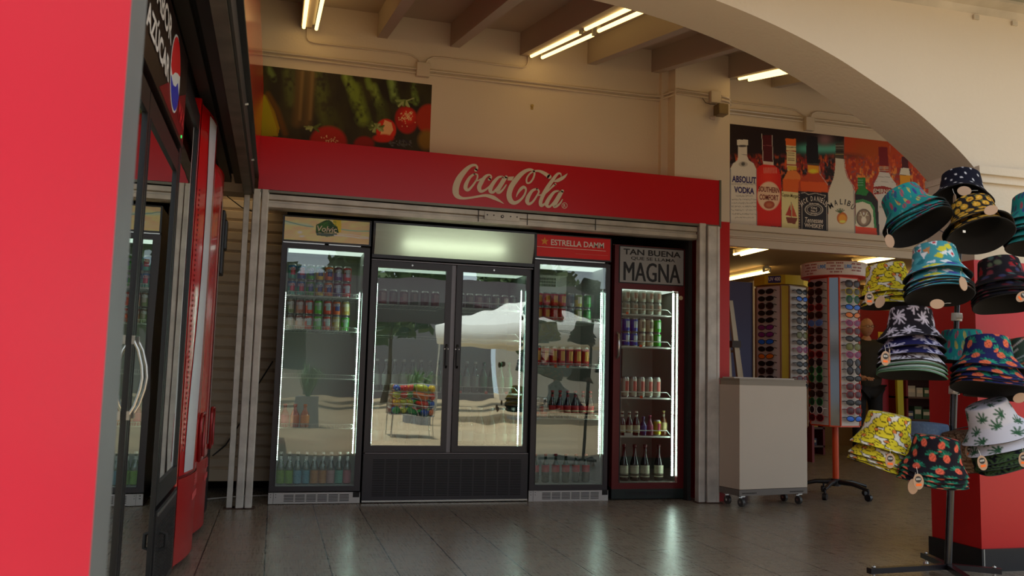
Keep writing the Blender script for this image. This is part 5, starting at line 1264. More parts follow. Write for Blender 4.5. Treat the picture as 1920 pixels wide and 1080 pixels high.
for s in (-1, 1):
    m.lathe([(0, -.008), (.018, -.004), (.02, 0), (.012, .006), (0, .004)], (s*.078, -.02, 1.65), n=10, M=Matrix.Rotation(s*PI/2, 3, 'Y')@Matrix.Diagonal((1.5, 1, 1)))
    m.lathe([(0, .006), (.012, 0), (0, -.006)], (s*.03, -.118, 1.667), 1, n=8)
m.box(-.024, .024, -.122, -.113, 1.588, 1.594, 2)
m.build('head', [M_SKIN, M_WHITEP, mat('lip', (150, 90, 80), .5)], parent=pt, local=True)
m = MB()
for s in (-1, 1):
    m.tube([(s*.033+.024*math.cos(a*PI/6), -.130, 1.665+.018*math.sin(a*PI/6)) for a in range(12)], .0022, 0, 5, closed=True); m.tube([(s*.056, -.128, 1.67), (s*.08, -.02, 1.668)], .0022, 0, 5)
m.tube([(-.009, -.13, 1.668), (0, -.133, 1.67), (.009, -.13, 1.668)], .002, 0, 5); m.build('eyeglasses', M_BLACK, parent=pt, local=True)
for s, z in ((-1, 1.02), (1, 1.07)):
    m = MB(); bx_, by_ = s*.115, -.275
    m.lathe([(0, -.045), (.024, -.04), (.034, -.02), (.036, .01), (.026, .03), (0, .036)], (bx_, by_-.02, z), n=12, M=Matrix.Rotation(PI/2, 3, 'X')@Matrix.Diagonal((1, .5, 1)))
    for f, (dx, L_) in enumerate(((-.027, .05), (-.010, .06), (.008, .057), (.025, .045))):
        m.tube([(bx_+dx, by_-.045, z), (bx_+dx*1.05, by_-.045-L_*.55, z-.006), (bx_+dx*.95, by_-.045-L_*.85, z-.026)], [.0095, .0085, .0065], 0, 7)
    m.tube([(bx_-s*.03, by_-.005, z), (bx_-s*.05, by_-.03, z+.004), (bx_-s*.052, by_-.055, z)], [.011, .010, .0075], 0, 7)
    m.build('hand', M_SKIN, parent=pt, local=True)
# ------------------------------------------------------------------ bucket hats: printed cloth, one print per design
HNU, HNV = 176, 52
def hat_mesh(name, paint, lining=(16, 15, 17), seed=0, wav=.005, R0=.15, H0=.155, rimc=None):
    prof = []
    for j in range(HNV):
        v = j/(HNV-1)
        if v < .28: t = v/.28; r = .078*t; z = H0-.004*t**3
        elif v < .36: t = (v-.28)/.08; r = .078+.012*math.sin(t*PI/2); z = H0-.004-.010*(1-math.cos(t*PI/2))
        elif v < .66: t = (v-.36)/.30; r = .090+.013*t; z = H0-.014-(.081)*t
        else: t = (v-.66)/.34; r = .103+(R0-.103)*t; z = (H0-.095)*(1-t)**1.15
        prof.append((r, z))
    u = np.linspace(0, 2*PI, HNU, endpoint=False)
    pr_ = np.array(prof); r = pr_[:, 0][:, None]; z = pr_[:, 1][:, None]; vv = np.linspace(0, 1, HNV)[:, None]
    k = np.clip((vv-.5)/.5, 0, 1)
    dz = wav*k*(np.sin(2*u+seed)+.5*np.sin(3*u+2*seed)); dr = 1+.03*k*np.sin(2*u+1+seed)+.012*np.sin(5*u+seed)*np.clip(vv*3, 0, 1)
    X = r*dr*np.cos(u); Y = r*dr*np.sin(u); Z = z+dz
    V = np.broadcast_to(np.linspace(0, 16, HNV)[:, None], X.shape); U = np.broadcast_to((u/(2*PI)*38)[None, :], X.shape)
    P = paint(U, V)
    m = MB(); m.grid(X, Y, Z, P.C, 0, True, wrap=True)
    s = .972; m.grid(X[::-3][::-1]*s, Y[::-3][::-1]*s, Z[::-3][::-1]-.003, np.ones(X[::-3].shape+(3,))*0+np.array(lin(lining)), 1, True, wrap=True)
    # hem joins cloth and lining
    a = len(m.v); q = [(X[-1, i], Y[-1, i], Z[-1, i]) for i in range(HNU)]; q2 = [(X[-1, i]*s, Y[-1, i]*s, Z[-1, i]-.003) for i in range(HNU)]
    m._add(q+q2, [(i, HNU+i, HNU+(i+1) % HNU, (i+1) % HNU) for i in range(HNU)], 2)
    m.c[a] = np.zeros((2*HNU, 3))+np.array(lin(lining))
    rc = rimc or lining
    return m.build(name, [colmat('printed_cloth', .85, .15), mat('lining_%d_%d_%d' % tuple(lining), lining, .9), mat('hem_%d_%d_%d' % tuple(rc), rc, .9)], local=True, loc=(0, 0, 0), label='-', cat='hat')
def lattice(g, du, dv, v0=1.2, v1=16, jit=.25):
    j = 0; v = v0
    while v < v1:
        n = int(38/du)
        for i in range(n): yield ((i+.5*(j % 2))*38/n+g.uniform(-jit, jit)*du, v+g.uniform(-jit, jit)*dv)
        v += dv; j += 1
def wrapd(P, U, f):
    for du in (-38, 0, 38): f(du)
def p_duck(U, V):
    P = Paint(U, V, (226, 222, 206)); g = random.Random(2)
    for x, y in lattice(g, 5.0, 3.1, .6, 16.5, .14):
        s = g.choice([-1, 1])
        K1, Y1, O1 = (52, 44, 20), (226, 208, 50), (222, 130, 60)
        P.ell(x, y+.8, 2.5, 1.35, K1, 0, .05); P.ell(x, y+.8, 2.3, 1.15, Y1, 0, .05)
        P.ell(x+s*.9, y-.7, 1.45, 1.25, K1, 0, .05); P.ell(x+s*.9, y-.7, 1.25, 1.05, Y1, 0, .05)
        P.ell(x+s*2.2, y-.5, .75, .55, K1, 20*s, .1); P.ell(x+s*2.2, y-.5, .58, .4, O1, 20*s, .1); P.ell(x+s*1.0, y-.9, .2, .22, K1, 0, .3)
        P.line([(x-s*2.1, y+.4), (x-s*.9, y+.9)], .22, K1)
    return P
def pine(bg, fc=(226, 110, 74), lc=(40, 150, 120), du=4.4, dv=3.5, k=1.):
    def f(U, V):
        P = Paint(U, V, bg); g = random.Random(5)
        for x, y in lattice(g, du, dv, .8, 16.5, .16):
            a = g.uniform(-40, 40); c, s = math.cos(R(a)), math.sin(R(a))
            for t in (-60, -35, -12, 12, 35, 60):
                b = R(a+t); P.line([(x+s*.7*k, y-c*.7*k), (x+math.sin(b)*2.0*k+s*.3, y-math.cos(b)*2.0*k)], .42*k, g.choice([lc, tuple(int(v*.75) for v in lc)]), .6)
            P.ell(x, y+.1, .95*k, 1.15*k, fc, a, .12)
            for q in (-.4, .1, .6): P.line([(x-.6*k, y+q*k-.2), (x+.6*k, y+q*k+.25)], .12*k, (150, 60, 44), 1)
        return P
    return f
def palm(bg, fg, du=5.4, dv=3.9, s0=3):
    def f(U, V):
        P = Paint(U, V, bg); g = random.Random(s0)
        for x, y in lattice(g, du, dv, .8, 16.8, .22):
            a0 = g.uniform(0, 60); n = 8; L_ = g.uniform(1.5, 2.3)
            for i in range(n):
                b = R(a0+360*i/n+g.uniform(-12, 12)); l = L_*g.uniform(.7, 1.1)
                P.line([(x, y), (x+l*.6*math.cos(b), y+l*.6*math.sin(b)), (x+l*math.cos(b+.25), y+l*math.sin(b+.25))], .42, fg, .7)
            b = R(g.uniform(20, 160)); P.line([(x, y), (x+3.0*math.cos(b), y+2.6*math.sin(b))], .3, fg, .6)
        return P
    return f
def p_leaf(U, V):
    P = Paint(U, V, (204, 204, 214)); g = random.Random(9)
    for x, y in lattice(g, 4.8, 3.4, .9, 16.5, .18):
        a0 = g.uniform(-90, 90)
        for i, l in zip(range(-3, 4), (1.0, 1.5, 1.9, 2.1, 1.9, 1.5, 1.0)):
            b = R(a0+i*38); P.line([(x, y), (x+l*math.sin(b), y-l*math.cos(b))], .46, (50, 92, 64), .7)
        P.line([(x, y), (x-.9*math.sin(R(a0)), y+.9*math.cos(R(a0)))], .18, (50, 92, 64), .6)
    return P
def p_feather(U, V):
    P = Paint(U, V, (34, 134, 130)); g = random.Random(4)
    for x, y in lattice(g, 1.9, 2.9, .8, 16.5, .3):
        c = g.choice([(60, 66, 130), (150, 50, 80), (180, 70, 90), (40, 80, 110), (190, 170, 80), (80, 150, 150), (90, 60, 110)])
        P.ell(x, y, .42, 1.25, c, g.uniform(-25, 25), .2); P.line([(x, y-1.1), (x, y+1.1)], .14, (28, 110, 112), .8)
    return P
def p_yfl(U, V):
    P = Paint(U, V, (34, 30, 30)); g = random.Random(6)
    for x, y in lattice(g, 2.7, 2.2, .6, 16.5, .15):
        a = g.uniform(-40, 40); P.ell(x, y, 1.0, .85, (216, 160, 50), a, .15)
        for q in range(3): P.ell(x+g.uniform(-.4, .4), y+g.uniform(-.3, .3), .3, .16, g.choice([(150, 80, 30), (236, 200, 110), (110, 50, 30)]), a, .5)
        P.line([(x-1.1, y-.6), (x-.5, y-1.0)], .3, (120, 120, 60), .7)
    return P
def p_comic(U, V):
    P = Paint(U, V, (70, 150, 160)); g = random.Random(8)
    for x, y in lattice(g, 2.6, 2.3, .3, 17, .4):
        n = g.choice([3, 4, 4, 5]); a0 = g.uniform(0, 6)
        pts = [(x+g.uniform(.7, 1.9)*math.cos(a0+2*PI*i/n), y+g.uniform(.6, 1.5)*math.sin(a0+2*PI*i/n)) for i in range(n)]
        c = g.choice([(60, 60, 120), (210, 220, 226), (90, 180, 190), (206, 200, 60), (44, 120, 130), (170, 80, 100), (70, 80, 150), (190, 130, 80), (226, 230, 230)])
        P.poly(pts, c)
        if g.random() < .35: P.line([pts[0], pts[1]], .25, (232, 232, 236), .5)
        if g.random() < .15: P.ell(x, y, .5, .4, (200, 50, 60), 0, .2)
    return P
def p_dark(U, V):
    P = Paint(U, V, (30, 27, 34)); g = random.Random(12)
    for x, y in lattice(g, 3.1, 2.4, .6, 16.8, .35):
        c = g.choice([(150, 36, 44), (90, 30, 40), (60, 62, 96), (90, 100, 80), (120, 50, 60), (70, 96, 96)])
        P.ell(x, y, g.uniform(.5, 1.1), g.uniform(.4, .9), c, g.uniform(0, 90), .5)
        P.line([(x-1, y+.8), (x+1, y+.7)], .2, (100, 60, 70), .8)
    return P
def p_dots(U, V):
    P = Paint(U, V, (24, 25, 40)); g = random.Random(13)
    for x, y in lattice(g, 3.2, 2.3, .9, 16.8, .22): P.ell(x, y, .42, .32, (214, 214, 220), g.uniform(0, 60), .2)
    return P
def p_denim(U, V):
    P = Paint(U, V, (112, 140, 176)); P.noise(6, 2, (140, 166, 196), .45, .3, .6, seed=31); return P
def p_brown(U, V):
    P = Paint(U, V, (110, 84, 66)); P.noise(1.6, 2.4, (150, 128, 104), .5, .1, .9, seed=33); P.noise(2.6, 1.6, (50, 36, 30), .6, .1, .9, seed=34); return P
def p_zebra(U, V):
    P = Paint(U, V, (60, 80, 70)); g = random.Random(15)
    for x, y in lattice(g, 2.6, 2.4, .6, 16.8, .4): P.line([(x-1.4, y+.8), (x, y), (x+1.6, y-.9)], .5, g.choice([(196, 190, 190), (150, 160, 160), (190, 90, 60), (90, 140, 120)]), .6)
    return P
def stripes(c1, c2):
    def f(U, V):
        P = Paint(U, V, c1); P.blend(np.clip((np.sin(V*6)-.1)*4, 0, 1), c2); return P
    return f
FWH = Vector((_fw[0], _fw[1], 0)).normalized(); RTH = Vector((_rt[0], _rt[1], 0)).normalized()
def hat_frame(lean, pitch, spin):
    return (Matrix.Rotation(R(lean), 3, FWH) @ Matrix.Rotation(R(-pitch), 3, RTH) @ Matrix.Rotation(R(spin), 3, 'Z'))
ARMS = []
def tag_mesh():
    m = MB(); n = 24; o = [(.021*math.cos(2*PI*i/n), .031*math.sin(2*PI*i/n)) for i in range(n)]
    m.prism(o, 'y', -.001, .001, 0)
    m.prism([(.0125*math.cos(2*PI*i/n), .009+.0125*math.sin(2*PI*i/n)) for i in range(n)], 'y', -.0018, -.001, 1)
    for i in range(6): m.box(-.009+i*.0032, -.0075+i*.0032, -.0022, -.0017, .006, .014, 2)
    m.box(-.011, .011, -.002, -.001, -.017, -.008, 3)
    m.tube([(0, 0, .029), (.001, .004, .042), (0, .008, .056)], .0008, 2, 4)
    return m
TAGM = None
def put_tag(hat, px, py, y, tilt=0, turn=0, back=False, s=1.0):
    global TAGM
    if TAGM is None:
        o = tag_mesh().build('price_tag', [mat('tag_kraft', (178, 148, 122), .7), mat('tag_black', (34, 32, 32), .5), mat('tag_white', (226, 224, 216), .5), mat('tag_orange', (255, 112, 20), .5)], local=True, loc=(0, 0, 0)); TAGM = o.data
    else:
        o = bpy.data.objects.new('price_tag', TAGM); COL.objects.link(o)
    p = at(px, py, y=y)
    Mw = Matrix.Translation(p) @ Matrix.Rotation(-CY+R(turn), 4, 'Z') @ Matrix.Rotation(R(tilt), 4, 'Y') @ Matrix.Rotation(PI if back else 0, 4, 'Z') @ Matrix.Scale(s, 4)
    bpy.context.view_layer.update()
    o.parent = hat; o.matrix_parent_inverse = Matrix.Identity(4); o.matrix_local = hat.matrix_world.inverted() @ Mw
PROTO = {}
def stack(px, py, y, lean, pitch, hats, label_place, desc, gap=.03, spin=0, group=None):
    "hats: design keys from the top one down; px,py = photo point of the top hat's brim centre"
    c = Vector(at(px, py, y=y)); Mr = hat_frame(lean, pitch, spin); axis = Mr @ Vector((0, 0, 1)); out = []
    g = random.Random(int(px)); d = 0.
    for i, kd in enumerate(hats):
        pos = c-axis*d; sp = g.uniform(-25, 25) if i else 0
        Mi = hat_frame(lean+g.uniform(-2.5, 2.5)*(i > 0), pitch+g.uniform(-2.5, 2.5)*(i > 0), spin+sp)
        d += gap[i] if isinstance(gap, (list, tuple)) and i < len(gap) else (gap if not isinstance(gap, (list, tuple)) else gap[-1])
        nm = DESC[kd]
        if len(hats) == 1: lab = '%s bucket hat %s' % (nm, label_place)
        elif i == 0: lab = '%s bucket hat, topmost of the stack %s' % (nm, label_place)
        else: lab = '%s bucket hat, %s from top in the stack %s' % (nm, ORD[i], label_place)
        src = PROTO.get(kd)
        if src is None:
            o = hat_mesh('bucket_hat', *HATS[kd][:1], **HATS[kd][1]); PROTO[kd] = o
        else:
            o = src.copy(); COL.objects.link(o); o.parent = None
        o.matrix_world = Matrix.Translation(pos) @ Mi.to_4x4(); o['label'] = lab; o['category'] = 'hat'
        if group: o['group'] = group
        out.append(o)
    ARMS.append((c-axis*(d+.0), c+axis*.10))
    return out
DESC = dict(duck='yellow duck-print', nav='navy pineapple-print', blk='black pineapple-print', palmk='black and white palm-print', palmn='navy palm-print', palmw='white palm-print', gstr='green and white striped-edge',
            leaf='white leaf-print', fea='teal feather-print', yfl='black and yellow fruit-print', com='turquoise patchwork-print', dark='dark flower-print', dots='navy white-dotted', den='plain light blue denim', brn='brown woven', zeb='grey tropical-print', dleaf='dark leaf-print', plain='plain black')
HATS = dict(duck=(p_duck, dict(seed=1, lining=(20, 18, 16), R0=.14)), nav=(pine((34, 36, 84)), dict(seed=2)), blk=(pine((26, 24, 32), (224, 100, 76), (40, 140, 110), 3.9, 3.1, .85), dict(seed=3, R0=.138)),
            palmk=(palm((34, 30, 36), (204, 196, 210)), dict(seed=4)), palmn=(palm((34, 34, 80), (196, 190, 214), s0=7), dict(seed=5)), palmw=(palm((206, 204, 214), (52, 34, 42), s0=11), dict(seed=6)), gstr=(stripes((60, 110, 80), (206, 210, 206)), dict(seed=7, rimc=(70, 120, 90))),
            leaf=(p_leaf, dict(seed=8)), fea=(p_feather, dict(seed=9)), yfl=(p_yfl, dict(seed=10)), com=(p_comic, dict(seed=11)), dark=(p_dark, dict(seed=12)), dots=(p_dots, dict(seed=13, wav=.015)), den=(p_denim, dict(seed=14, lining=(70, 90, 120))),
            brn=(p_brown, dict(seed=15)), zeb=(p_zebra, dict(seed=16)), dleaf=(palm((22, 24, 34), (70, 96, 60), 3.6, 2.6, 19), dict(seed=17, rimc=(50, 52, 90))), plain=(lambda U, V: Paint(U, V, (20, 19, 22)), dict(seed=18)))
s1 = stack(1803, 376, 3.62, 8, 16, ['dots'], 'highest of all on the hat stand', '')
s2 = stack(1716, 410, 3.32, -19, 24, ['fea']*5, 'at upper left', '', gap=[.016, .012, .012, .012])
s3 = stack(1834, 432, 3.22, 3, 26, ['yfl', 'yfl'], 'at top centre', '', gap=[.034, .01])
s4 = stack(1943, 420, 3.42, 2, 12, ['fea']*6, 'at the right edge', '', gap=[.03, .022])
s5 = stack(1668, 552, 3.62, -6, 4, ['duck', 'duck', 'duck'], 'behind the patchwork hats', '', gap=[.035, .02])
s6 = stack(1757, 522, 3.25, 2, 14, ['com']*5, 'under the teal hats', '', gap=[.04, .018, .014])
s7 = stack(1880, 543, 3.4, 0, 14, ['dark']*5, 'under the yellow-black hats', '', gap=[.034, .016, .014])
s8 = stack(1708, 640, 3.34, 4, 8, ['palmk', 'palmn', 'palmn', 'palmw', 'gstr', 'gstr', 'gstr'], 'left of the pole', '', gap=[.05, .03, .035, .016, .014, .014])
s9 = stack(1806, 676, 3.56, 0, 2, ['fea'], 'behind the pole at mid height', '')
s10 = stack(1853, 695, 3.2, 6, 10, ['nav']*5, 'right of the pole', '', gap=[.035, .018, .014])
s10b = stack(1868, 742, 3.42, 6, 6, ['plain'], 'just below the navy pineapple hats', '')
s11 = stack(1935, 690, 3.5, -4, 6, ['zeb', 'zeb'], 'behind the navy pineapple hats', '', gap=.03)
s12 = stack(1657, 838, 3.36, 9, -6, ['duck', 'duck', 'duck', 'duck'], 'at lower left', '', gap=[.055, .018, .014])
s13 = stack(1740, 850, 3.66, 3, 0, ['den'], 'between the low duck hats and the pole', '')
s14 = stack(1750, 885, 3.14, 6, -4, ['blk', 'blk', 'blk', 'blk'], 'at bottom centre', '', gap=[.02, .014])
s15 = stack(1872, 815, 3.22, -22, -2, ['leaf', 'leaf', 'dleaf', 'dleaf', 'dleaf', 'dleaf'], 'at lower right', '', gap=[.05, .03, .02, .016])
s16 = stack(1812, 868, 3.5, -8, 0, ['brn', 'brn'], 'behind the white leaf hats', '', gap=.02)
put_tag(s12[1], 1669, 864, 3.14, 2); put_tag(s14[0], 1722, 903, 2.94, -4); put_tag(s14[1], 1712, 912, 2.98, 8, back=True)
put_tag(s15[1], 1842, 868, 3.02, -12); put_tag(s15[2], 1919, 862, 3.0, 0); put_tag(s16[0], 1818, 846, 3.3, 0)
put_tag(s8[1], 1660, 672, 3.14, 3, 10); put_tag(s8[0], 1668, 668, 3.15, 14, 60)
put_tag(s6[1], 1806, 532, 3.06, -22, 20, back=True); put_tag(s6[3], 1757, 570, 3.1, 85, 0, back=True); put_tag(s5[1], 1630, 560, 3.42, 0); put_tag(s5[2], 1650, 566, 3.42, 30, back=True)
put_tag(s3[0], 1858, 394, 3.0, 72, 0, back=True); put_tag(s2[2], 1790, 376, 3.3, 0, 80); put_tag(s2[1], 1695, 384, 3.5, 60, back=True, s=1.3); put_tag(s2[4], 1668, 452, 3.3, -14, back=True); put_tag(s7[2], 1916, 556, 3.2, 50)
put_tag(s1[0], 1808, 358, 3.4, 88, back=True, s=1.1); put_tag(s10[4], 1912, 746, 3.1, 70, back=True)
m = MB(); p = at(1808, 434, y=3.05); m.box(p[0]-.007, p[0]+.007, p[1], p[1]+.001, p[2]-.005, p[2]+.005)
o = m.build('care_label', mat('tag_white', (226, 224, 216), .5)); bpy.context.view_layer.update(); Mw = o.matrix_world.copy(); o.parent = s3[1]; o.matrix_parent_inverse = Matrix.Identity(4); o.matrix_local = s3[1].matrix_world.inverted() @ Mw

# stand
HS = thing('hat_stand', 'black pole stand with white collars carrying the stacks of bucket hats', 'hat stand', (3.28, 3.69, 0))
P0 = Vector((3.283, 3.69, .05)); P1 = Vector((3.425, 3.69, 2.03))
pole = lambda z: P0+(P1-P0)*((z-.05)/1.98)
m = MB(); m.cyl(P0, pole(.95), .0175, 0, 16); m.cyl(pole(.95), P1, .0135, 0, 14); m.build('pole', mat('gloss_black_tube', (24, 24, 26), .2, spec=.7), parent=HS)
for z in (.925, 1.30, .45):
    m = MB()
    if z == .45: m.cyl(pole(z-.002), pole(z+.004), .0185, 0, 14); m.build('joint_ring', M_BLACK, parent=HS); continue
    m.cyl(pole(z-.02), pole(z+.02), .026, 0, 18); q = pole(z); m.cyl(q+Vector((-.02, -.02, 0)), q+Vector((-.045, -.03, 0)) if z < 1 else q+Vector((0, -.04, 0)), .012, 0, 10); m.build('collar', M_WHITEP, parent=HS)
for c, e in ARMS:
    z = e.z+.02; q = pole(min(max(z-.12, .5), 1.98))
    m = MB(); m.tube([q, q+(e-q)*.5+Vector((0, 0, -.02)), e-Vector((0, 0, .02)), e], .003, 0, 6); m.build('arm', mat('arm_wire', (40, 40, 42), .3, metal=.5), parent=HS)
for i, (ex_, ey_) in enumerate(((2.80, 3.66), (3.47, 3.55), (3.36, 3.95), (3.1, 3.3))):
    a = Vector((3.283, 3.69, .052)); b = Vector((ex_, ey_, .052)); d = (b-a).normalized(); s_ = Vector((-d.y, d.x, 0))*.016
    m = MB(); vs = [a-s_, b-s_, b+s_, a+s_]; m._add([(v.x, v.y, .04) for v in vs]+[(v.x, v.y, .066) for v in vs], [(3,2,1,0),(4,5,6,7),(0,1,5,4),(1,2,6,5),(2,3,7,6),(3,0,4,7)])
    m.build('leg', mat('leg_black', (30, 24, 28), .35), parent=HS)
    f_ = b-d*.03
    m = MB(); m.cyl((f_.x, f_.y, .0), (f_.x, f_.y, .028), .02, 0, 14, r2=.012); m.cyl((f_.x, f_.y, .028), (f_.x, f_.y, .04), .006, 0, 8); m.lathe([(.009, .066), (.009, .072), (0, .078)], (f_.x, f_.y, 0), n=10); m.build('foot', M_CHROME, parent=HS)

# ------------------------------------------------------------------ street side, behind the viewpoint; it shows in the door glass
m = MB(); m.box(-16, 26, -30, 2.9, -.12, 0); struct('floor_street', m, mat('sunlit_paving', (188, 166, 134), .85, mottle=(.9, .18), bump=(6, .3)))
def planter(x, y, label):
    t = thing('potted_plant', label, 'plant', (x, y, 0))
    m = MB(); m.prism([(x-.2, y-.2), (x+.2, y-.2), (x+.2, y+.2), (x-.2, y+.2)], 'z', 0, .5, 0); m.build('planter', mat('grey_planter', (150, 152, 156), .6), parent=t, bevel=.01)
    g = random.Random(int(x*10)); m = MB()
    for i in range(120):
        a = g.uniform(0, 2*PI); l = g.uniform(.35, .7); b = g.uniform(.15, 1.1); c, s = math.cos(a), math.sin(a); w_ = .010
        p = [(x+c*.02, y+s*.02, .48), (x+c*l*.4*b, y+s*l*.4*b, .48+l*.75), (x+c*l*b, y+s*l*b, .48+l*(1.05-b*.55))]
        m._add([(p[0][0]-s*w_, p[0][1]+c*w_, p[0][2]), (p[0][0]+s*w_, p[0][1]-c*w_, p[0][2]), (p[1][0]-s*w_, p[1][1]+c*w_, p[1][2]), (p[1][0]+s*w_, p[1][1]-c*w_, p[1][2]), (*p[2],)], [(0, 1, 3, 2), (2, 3, 4)])
    m.build('foliage', mat('spiky_leaf', (96, 130, 76), .6), parent=t)
planter(.55, -1.9, 'spiky plant in a grey planter, mirrored in the glass of the cream-topped cooler')
planter(2.6, -3.4, 'spiky plant farther off, mirrored faintly in the cooler glass')
t = thing('shopping_cart', 'wire basket of colourful balls mirrored in the double-door cooler', 'basket', (2.0, -.2, 0))
m = MB()
bx0, bx1, by0, by1, bz0, bz1 = 1.68, 2.3, -.5, .1, .32, .78
for i in range(17): x = bx0+(bx1-bx0)*i/16; m.cyl((x, by1, bz0), (x, by1, bz1), .003, 0, 4); m.cyl((x, by0, bz0), (x, by0, bz1), .003, 0, 4)
for i in range(13): y = by0+(by1-by0)*i/12; m.cyl((bx0, y, bz0), (bx0, y, bz1), .003, 0, 4); m.cyl((bx1, y, bz0), (bx1, y, bz1), .003, 0, 4)
for z in (bz0, .47, .62, bz1): m.tube([(bx0, by0, z), (bx1, by0, z), (bx1, by1, z), (bx0, by1, z)], .006, 0, 5, closed=True)
m.box(bx0, bx1, by0, by1, bz0-.006, bz0, 0); m.build('basket', M_CHROME, parent=t)
for x in (bx0+.02, bx1-.02):
    for y in (by0+.02, by1-.02):
        m = MB(); m.cyl((x, y, 0), (x, y, bz0), .01, 0, 6); m.build('leg', M_CHROME, parent=t)
g = random.Random(6); balls = {}
n = 0
for lz in range(4):
    for ix in range(5):
        for iy in (0, 1, 3, 4) if lz < 3 else range(5):
            c = g.choice([(206, 40, 30), (230, 190, 30), (50, 150, 70), (50, 90, 190), (220, 110, 40), (190, 200, 60)])
            loc = (bx0+.07+ix*.12, by0+.07+iy*.115, bz0+.002+lz*.115)
            nm = {206: 'red', 230: 'yellow', 50: 'green' if c == (50, 150, 70) else 'blue', 220: 'orange', 190: 'lime'}[c[0]]
            lab = '%s ball in the wire basket mirrored in the double-door cooler' % nm
            if c in balls: dup(balls[c], loc, label=lab)
            else:
                m = MB(); m.lathe([(.056*math.sin(PI*i/8), .056-.056*math.cos(PI*i/8)) for i in range(9)], n=12); balls[c] = m.build('toy_ball', mat('ball_%d_%d_%d' % c, c, .3), local=True, loc=loc, label=lab, cat='ball')
                balls[c]['group'] = '%s balls in the wire basket' % nm
def parasol(x, y, h, r, c, label):
    t = thing('parasol', label, 'parasol', (x, y, 0)); n = 8
    m = MB(); m.lathe([(r, h), (r*.98, h+.02), (r*.5, h+.35), (.02, h+.6)], (x, y, 0), n=n); m.sm = [False]*len(m.sm)
    m.lathe([(r, h-.4), (r, h)], (x, y, 0), n=n) if True else None
    m.build('canopy', mat('canopy_%d_%d_%d' % c, c, .8), parent=t)
    m = MB(); m.cyl((x, y, 0), (x, y, h+.6), .03, 0, 10); m.build('pole', M_WHITEP, parent=t)
    m = MB(); m.cyl((x, y, -.02), (x, y, .06), .3, 0, 16); m.build('base', M_GRILL, parent=t)
parasol(5.2, -5.2, 1.95, 2.0, (244, 242, 236), 'white parasol outdoors, mirrored in the cooler doors')
parasol(-3.6, -6.0, 2.0, 1.6, (206, 196, 190), 'pale parasol farther off at the left of the street')
m = MB(); m.box(-6, 1.0, -18.5, -18, 0, 3.9, 0); m.box(1, 8, -20.5, -20, 0, 3.2, 1); m.box(8, 20, -18.5, -18, 0, 3.5, 0)
for x in (-4.5, -2.2, .0, 10, 13): m.box(x, x+1.1, -18.02, -17.98, 1.0, 2.3, 2)
m.build('street_building', [mat('white_render', (214, 208, 198), .8), mat('grey_render', (120, 116, 124), .8), mat('dark_window', (40, 48, 56), .2)], label='low pale building across the street, mirrored in the cooler glass', cat='building')
def tree(x, y, h, r, sd):
    t = thing('tree', 'leafy street tree %s, mirrored in the cooler glass' % sd, 'tree', (x, y, 0)); g = random.Random(int(x*7))
    m = MB(); m.tube([(x, y, -.02), (x+.1, y, h*.4), (x, y, h*.7)], [.16, .12, .06], 0, 8); m.build('trunk', mat('bark', (92, 74, 56), .9), parent=t)
    m = MB()
    for i in range(900):
        a = g.uniform(0, 2*PI); ph = math.acos(g.uniform(-1, 1)); rr = r*g.uniform(.6, 1.05); c = Vector((x+rr*math.sin(ph)*math.cos(a), y+rr*math.sin(ph)*math.sin(a), h*.75+rr*.75*math.cos(ph)))
        u_ = Vector((g.gauss(0, 1), g.gauss(0, 1), g.gauss(0, 1))).normalized()*.22; v_ = u_.orthogonal().normalized()*.14
        m._add([c-u_, c-v_, c+u_, c+v_], [(0, 1, 2, 3)])
    m.build('crown', mat('tree_leaf', (74, 96, 46), .7), parent=t)
tree(7.5, -13.2, 4.2, 1.9, 'at the right'); tree(3.2, -13.6, 4.6, 2.1, 'in the middle'); tree(-1.5, -13.4, 4.4, 2.0, 'at the left'); tree(12.5, -13.4, 4.4, 2.2, 'farthest right')

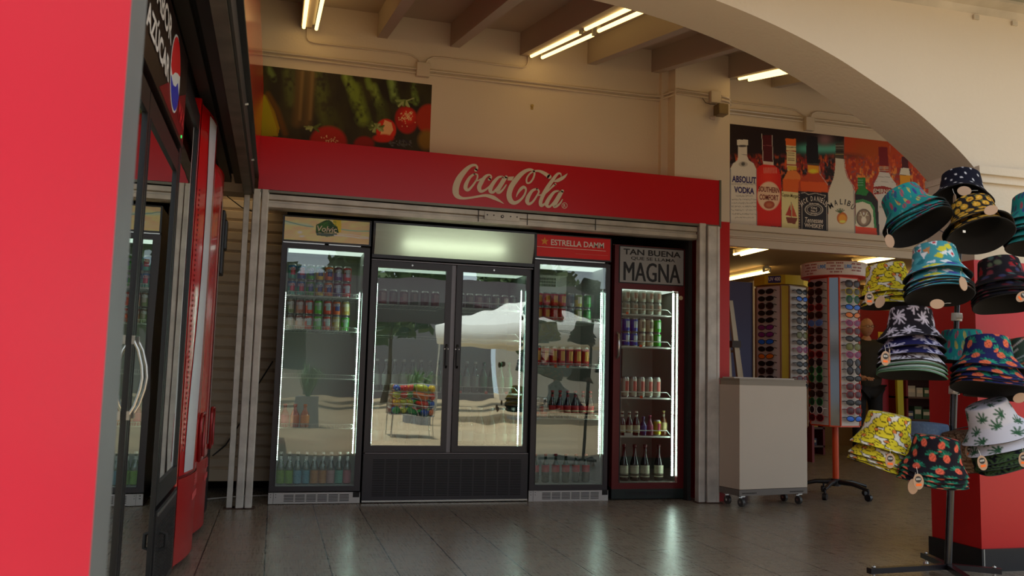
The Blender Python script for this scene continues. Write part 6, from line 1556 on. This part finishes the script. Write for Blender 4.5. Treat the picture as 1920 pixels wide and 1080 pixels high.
t = thing('backdrop_awning', 'added long dark awning hiding the sky at the top of the cooler door reflections', 'awning', (3, -9.5, 0))  # added dark backdrop, keeps bright sky out of the upper door reflections
m = MB(); m.prism([(-9.2, 2.45), (-9.25, 2.7), (-10.6, 3.5), (-10.6, 3.42)], 'x', -5, 13, 0); m.box(-5, 13, -9.22, -9.18, 2.2, 2.7, 0); m.build('canopy', mat('awning_plum', (52, 36, 42), .8), parent=t)
for x in (-4.8, 4, 12.8):
    m = MB(); m.cyl((x, -9.3, 0), (x, -9.3, 2.6), .04, 0, 8); m.build('post', M_GALV, parent=t)
# ------------------------------------------------------------------ sun, sky, camera, exposure
w = bpy.data.worlds.new('sky'); SC.world = w; w.use_nodes = True
bg = w.node_tree.nodes['Background']; bg.inputs[0].default_value = (.80, .90, 1.0, 1); bg.inputs[1].default_value = 2.0
sun = bpy.data.lights.new('sun', 'SUN'); sun.energy = 7.0; sun.angle = R(.6); sun.color = (1, .95, .86)
so = bpy.data.objects.new('sun', sun); COL.objects.link(so); so.location = (0, -3, 8)
so.rotation_euler = Vector((.12, -.10, -.97)).to_track_quat('-Z', 'Y').to_euler()
cam = bpy.data.cameras.new('camera'); co = bpy.data.objects.new('camera', cam); COL.objects.link(co); SC.camera = co
cam.sensor_width = 36; cam.sensor_fit = 'HORIZONTAL'; cam.lens = CF/1920*36; cam.clip_start = .02
M3 = Matrix(((_rt[0], _up[0], -_fw[0]), (_rt[1], _up[1], -_fw[1]), (_rt[2], _up[2], -_fw[2])))
co.matrix_world = Matrix.Translation((0, 0, CH)) @ M3.to_4x4()
cam.dof.use_dof = True; cam.dof.focus_distance = 6.4; cam.dof.aperture_fstop = 7.0
SC.view_settings.view_transform = 'Standard'; SC.view_settings.look = 'None'; SC.view_settings.exposure = -.66; SC.view_settings.gamma = 1
SC.view_settings.use_curve_mapping = False
SC.cycles.max_bounces = 10; SC.cycles.diffuse_bounces = 4; SC.cycles.glossy_bounces = 5; SC.cycles.transparent_max_bounces = 16; SC.cycles.transmission_bounces = 6
SC.cycles.use_denoising = True; SC.cycles.sample_clamp_indirect = 6; SC.cycles.caustics_reflective = False; SC.cycles.caustics_refractive = False
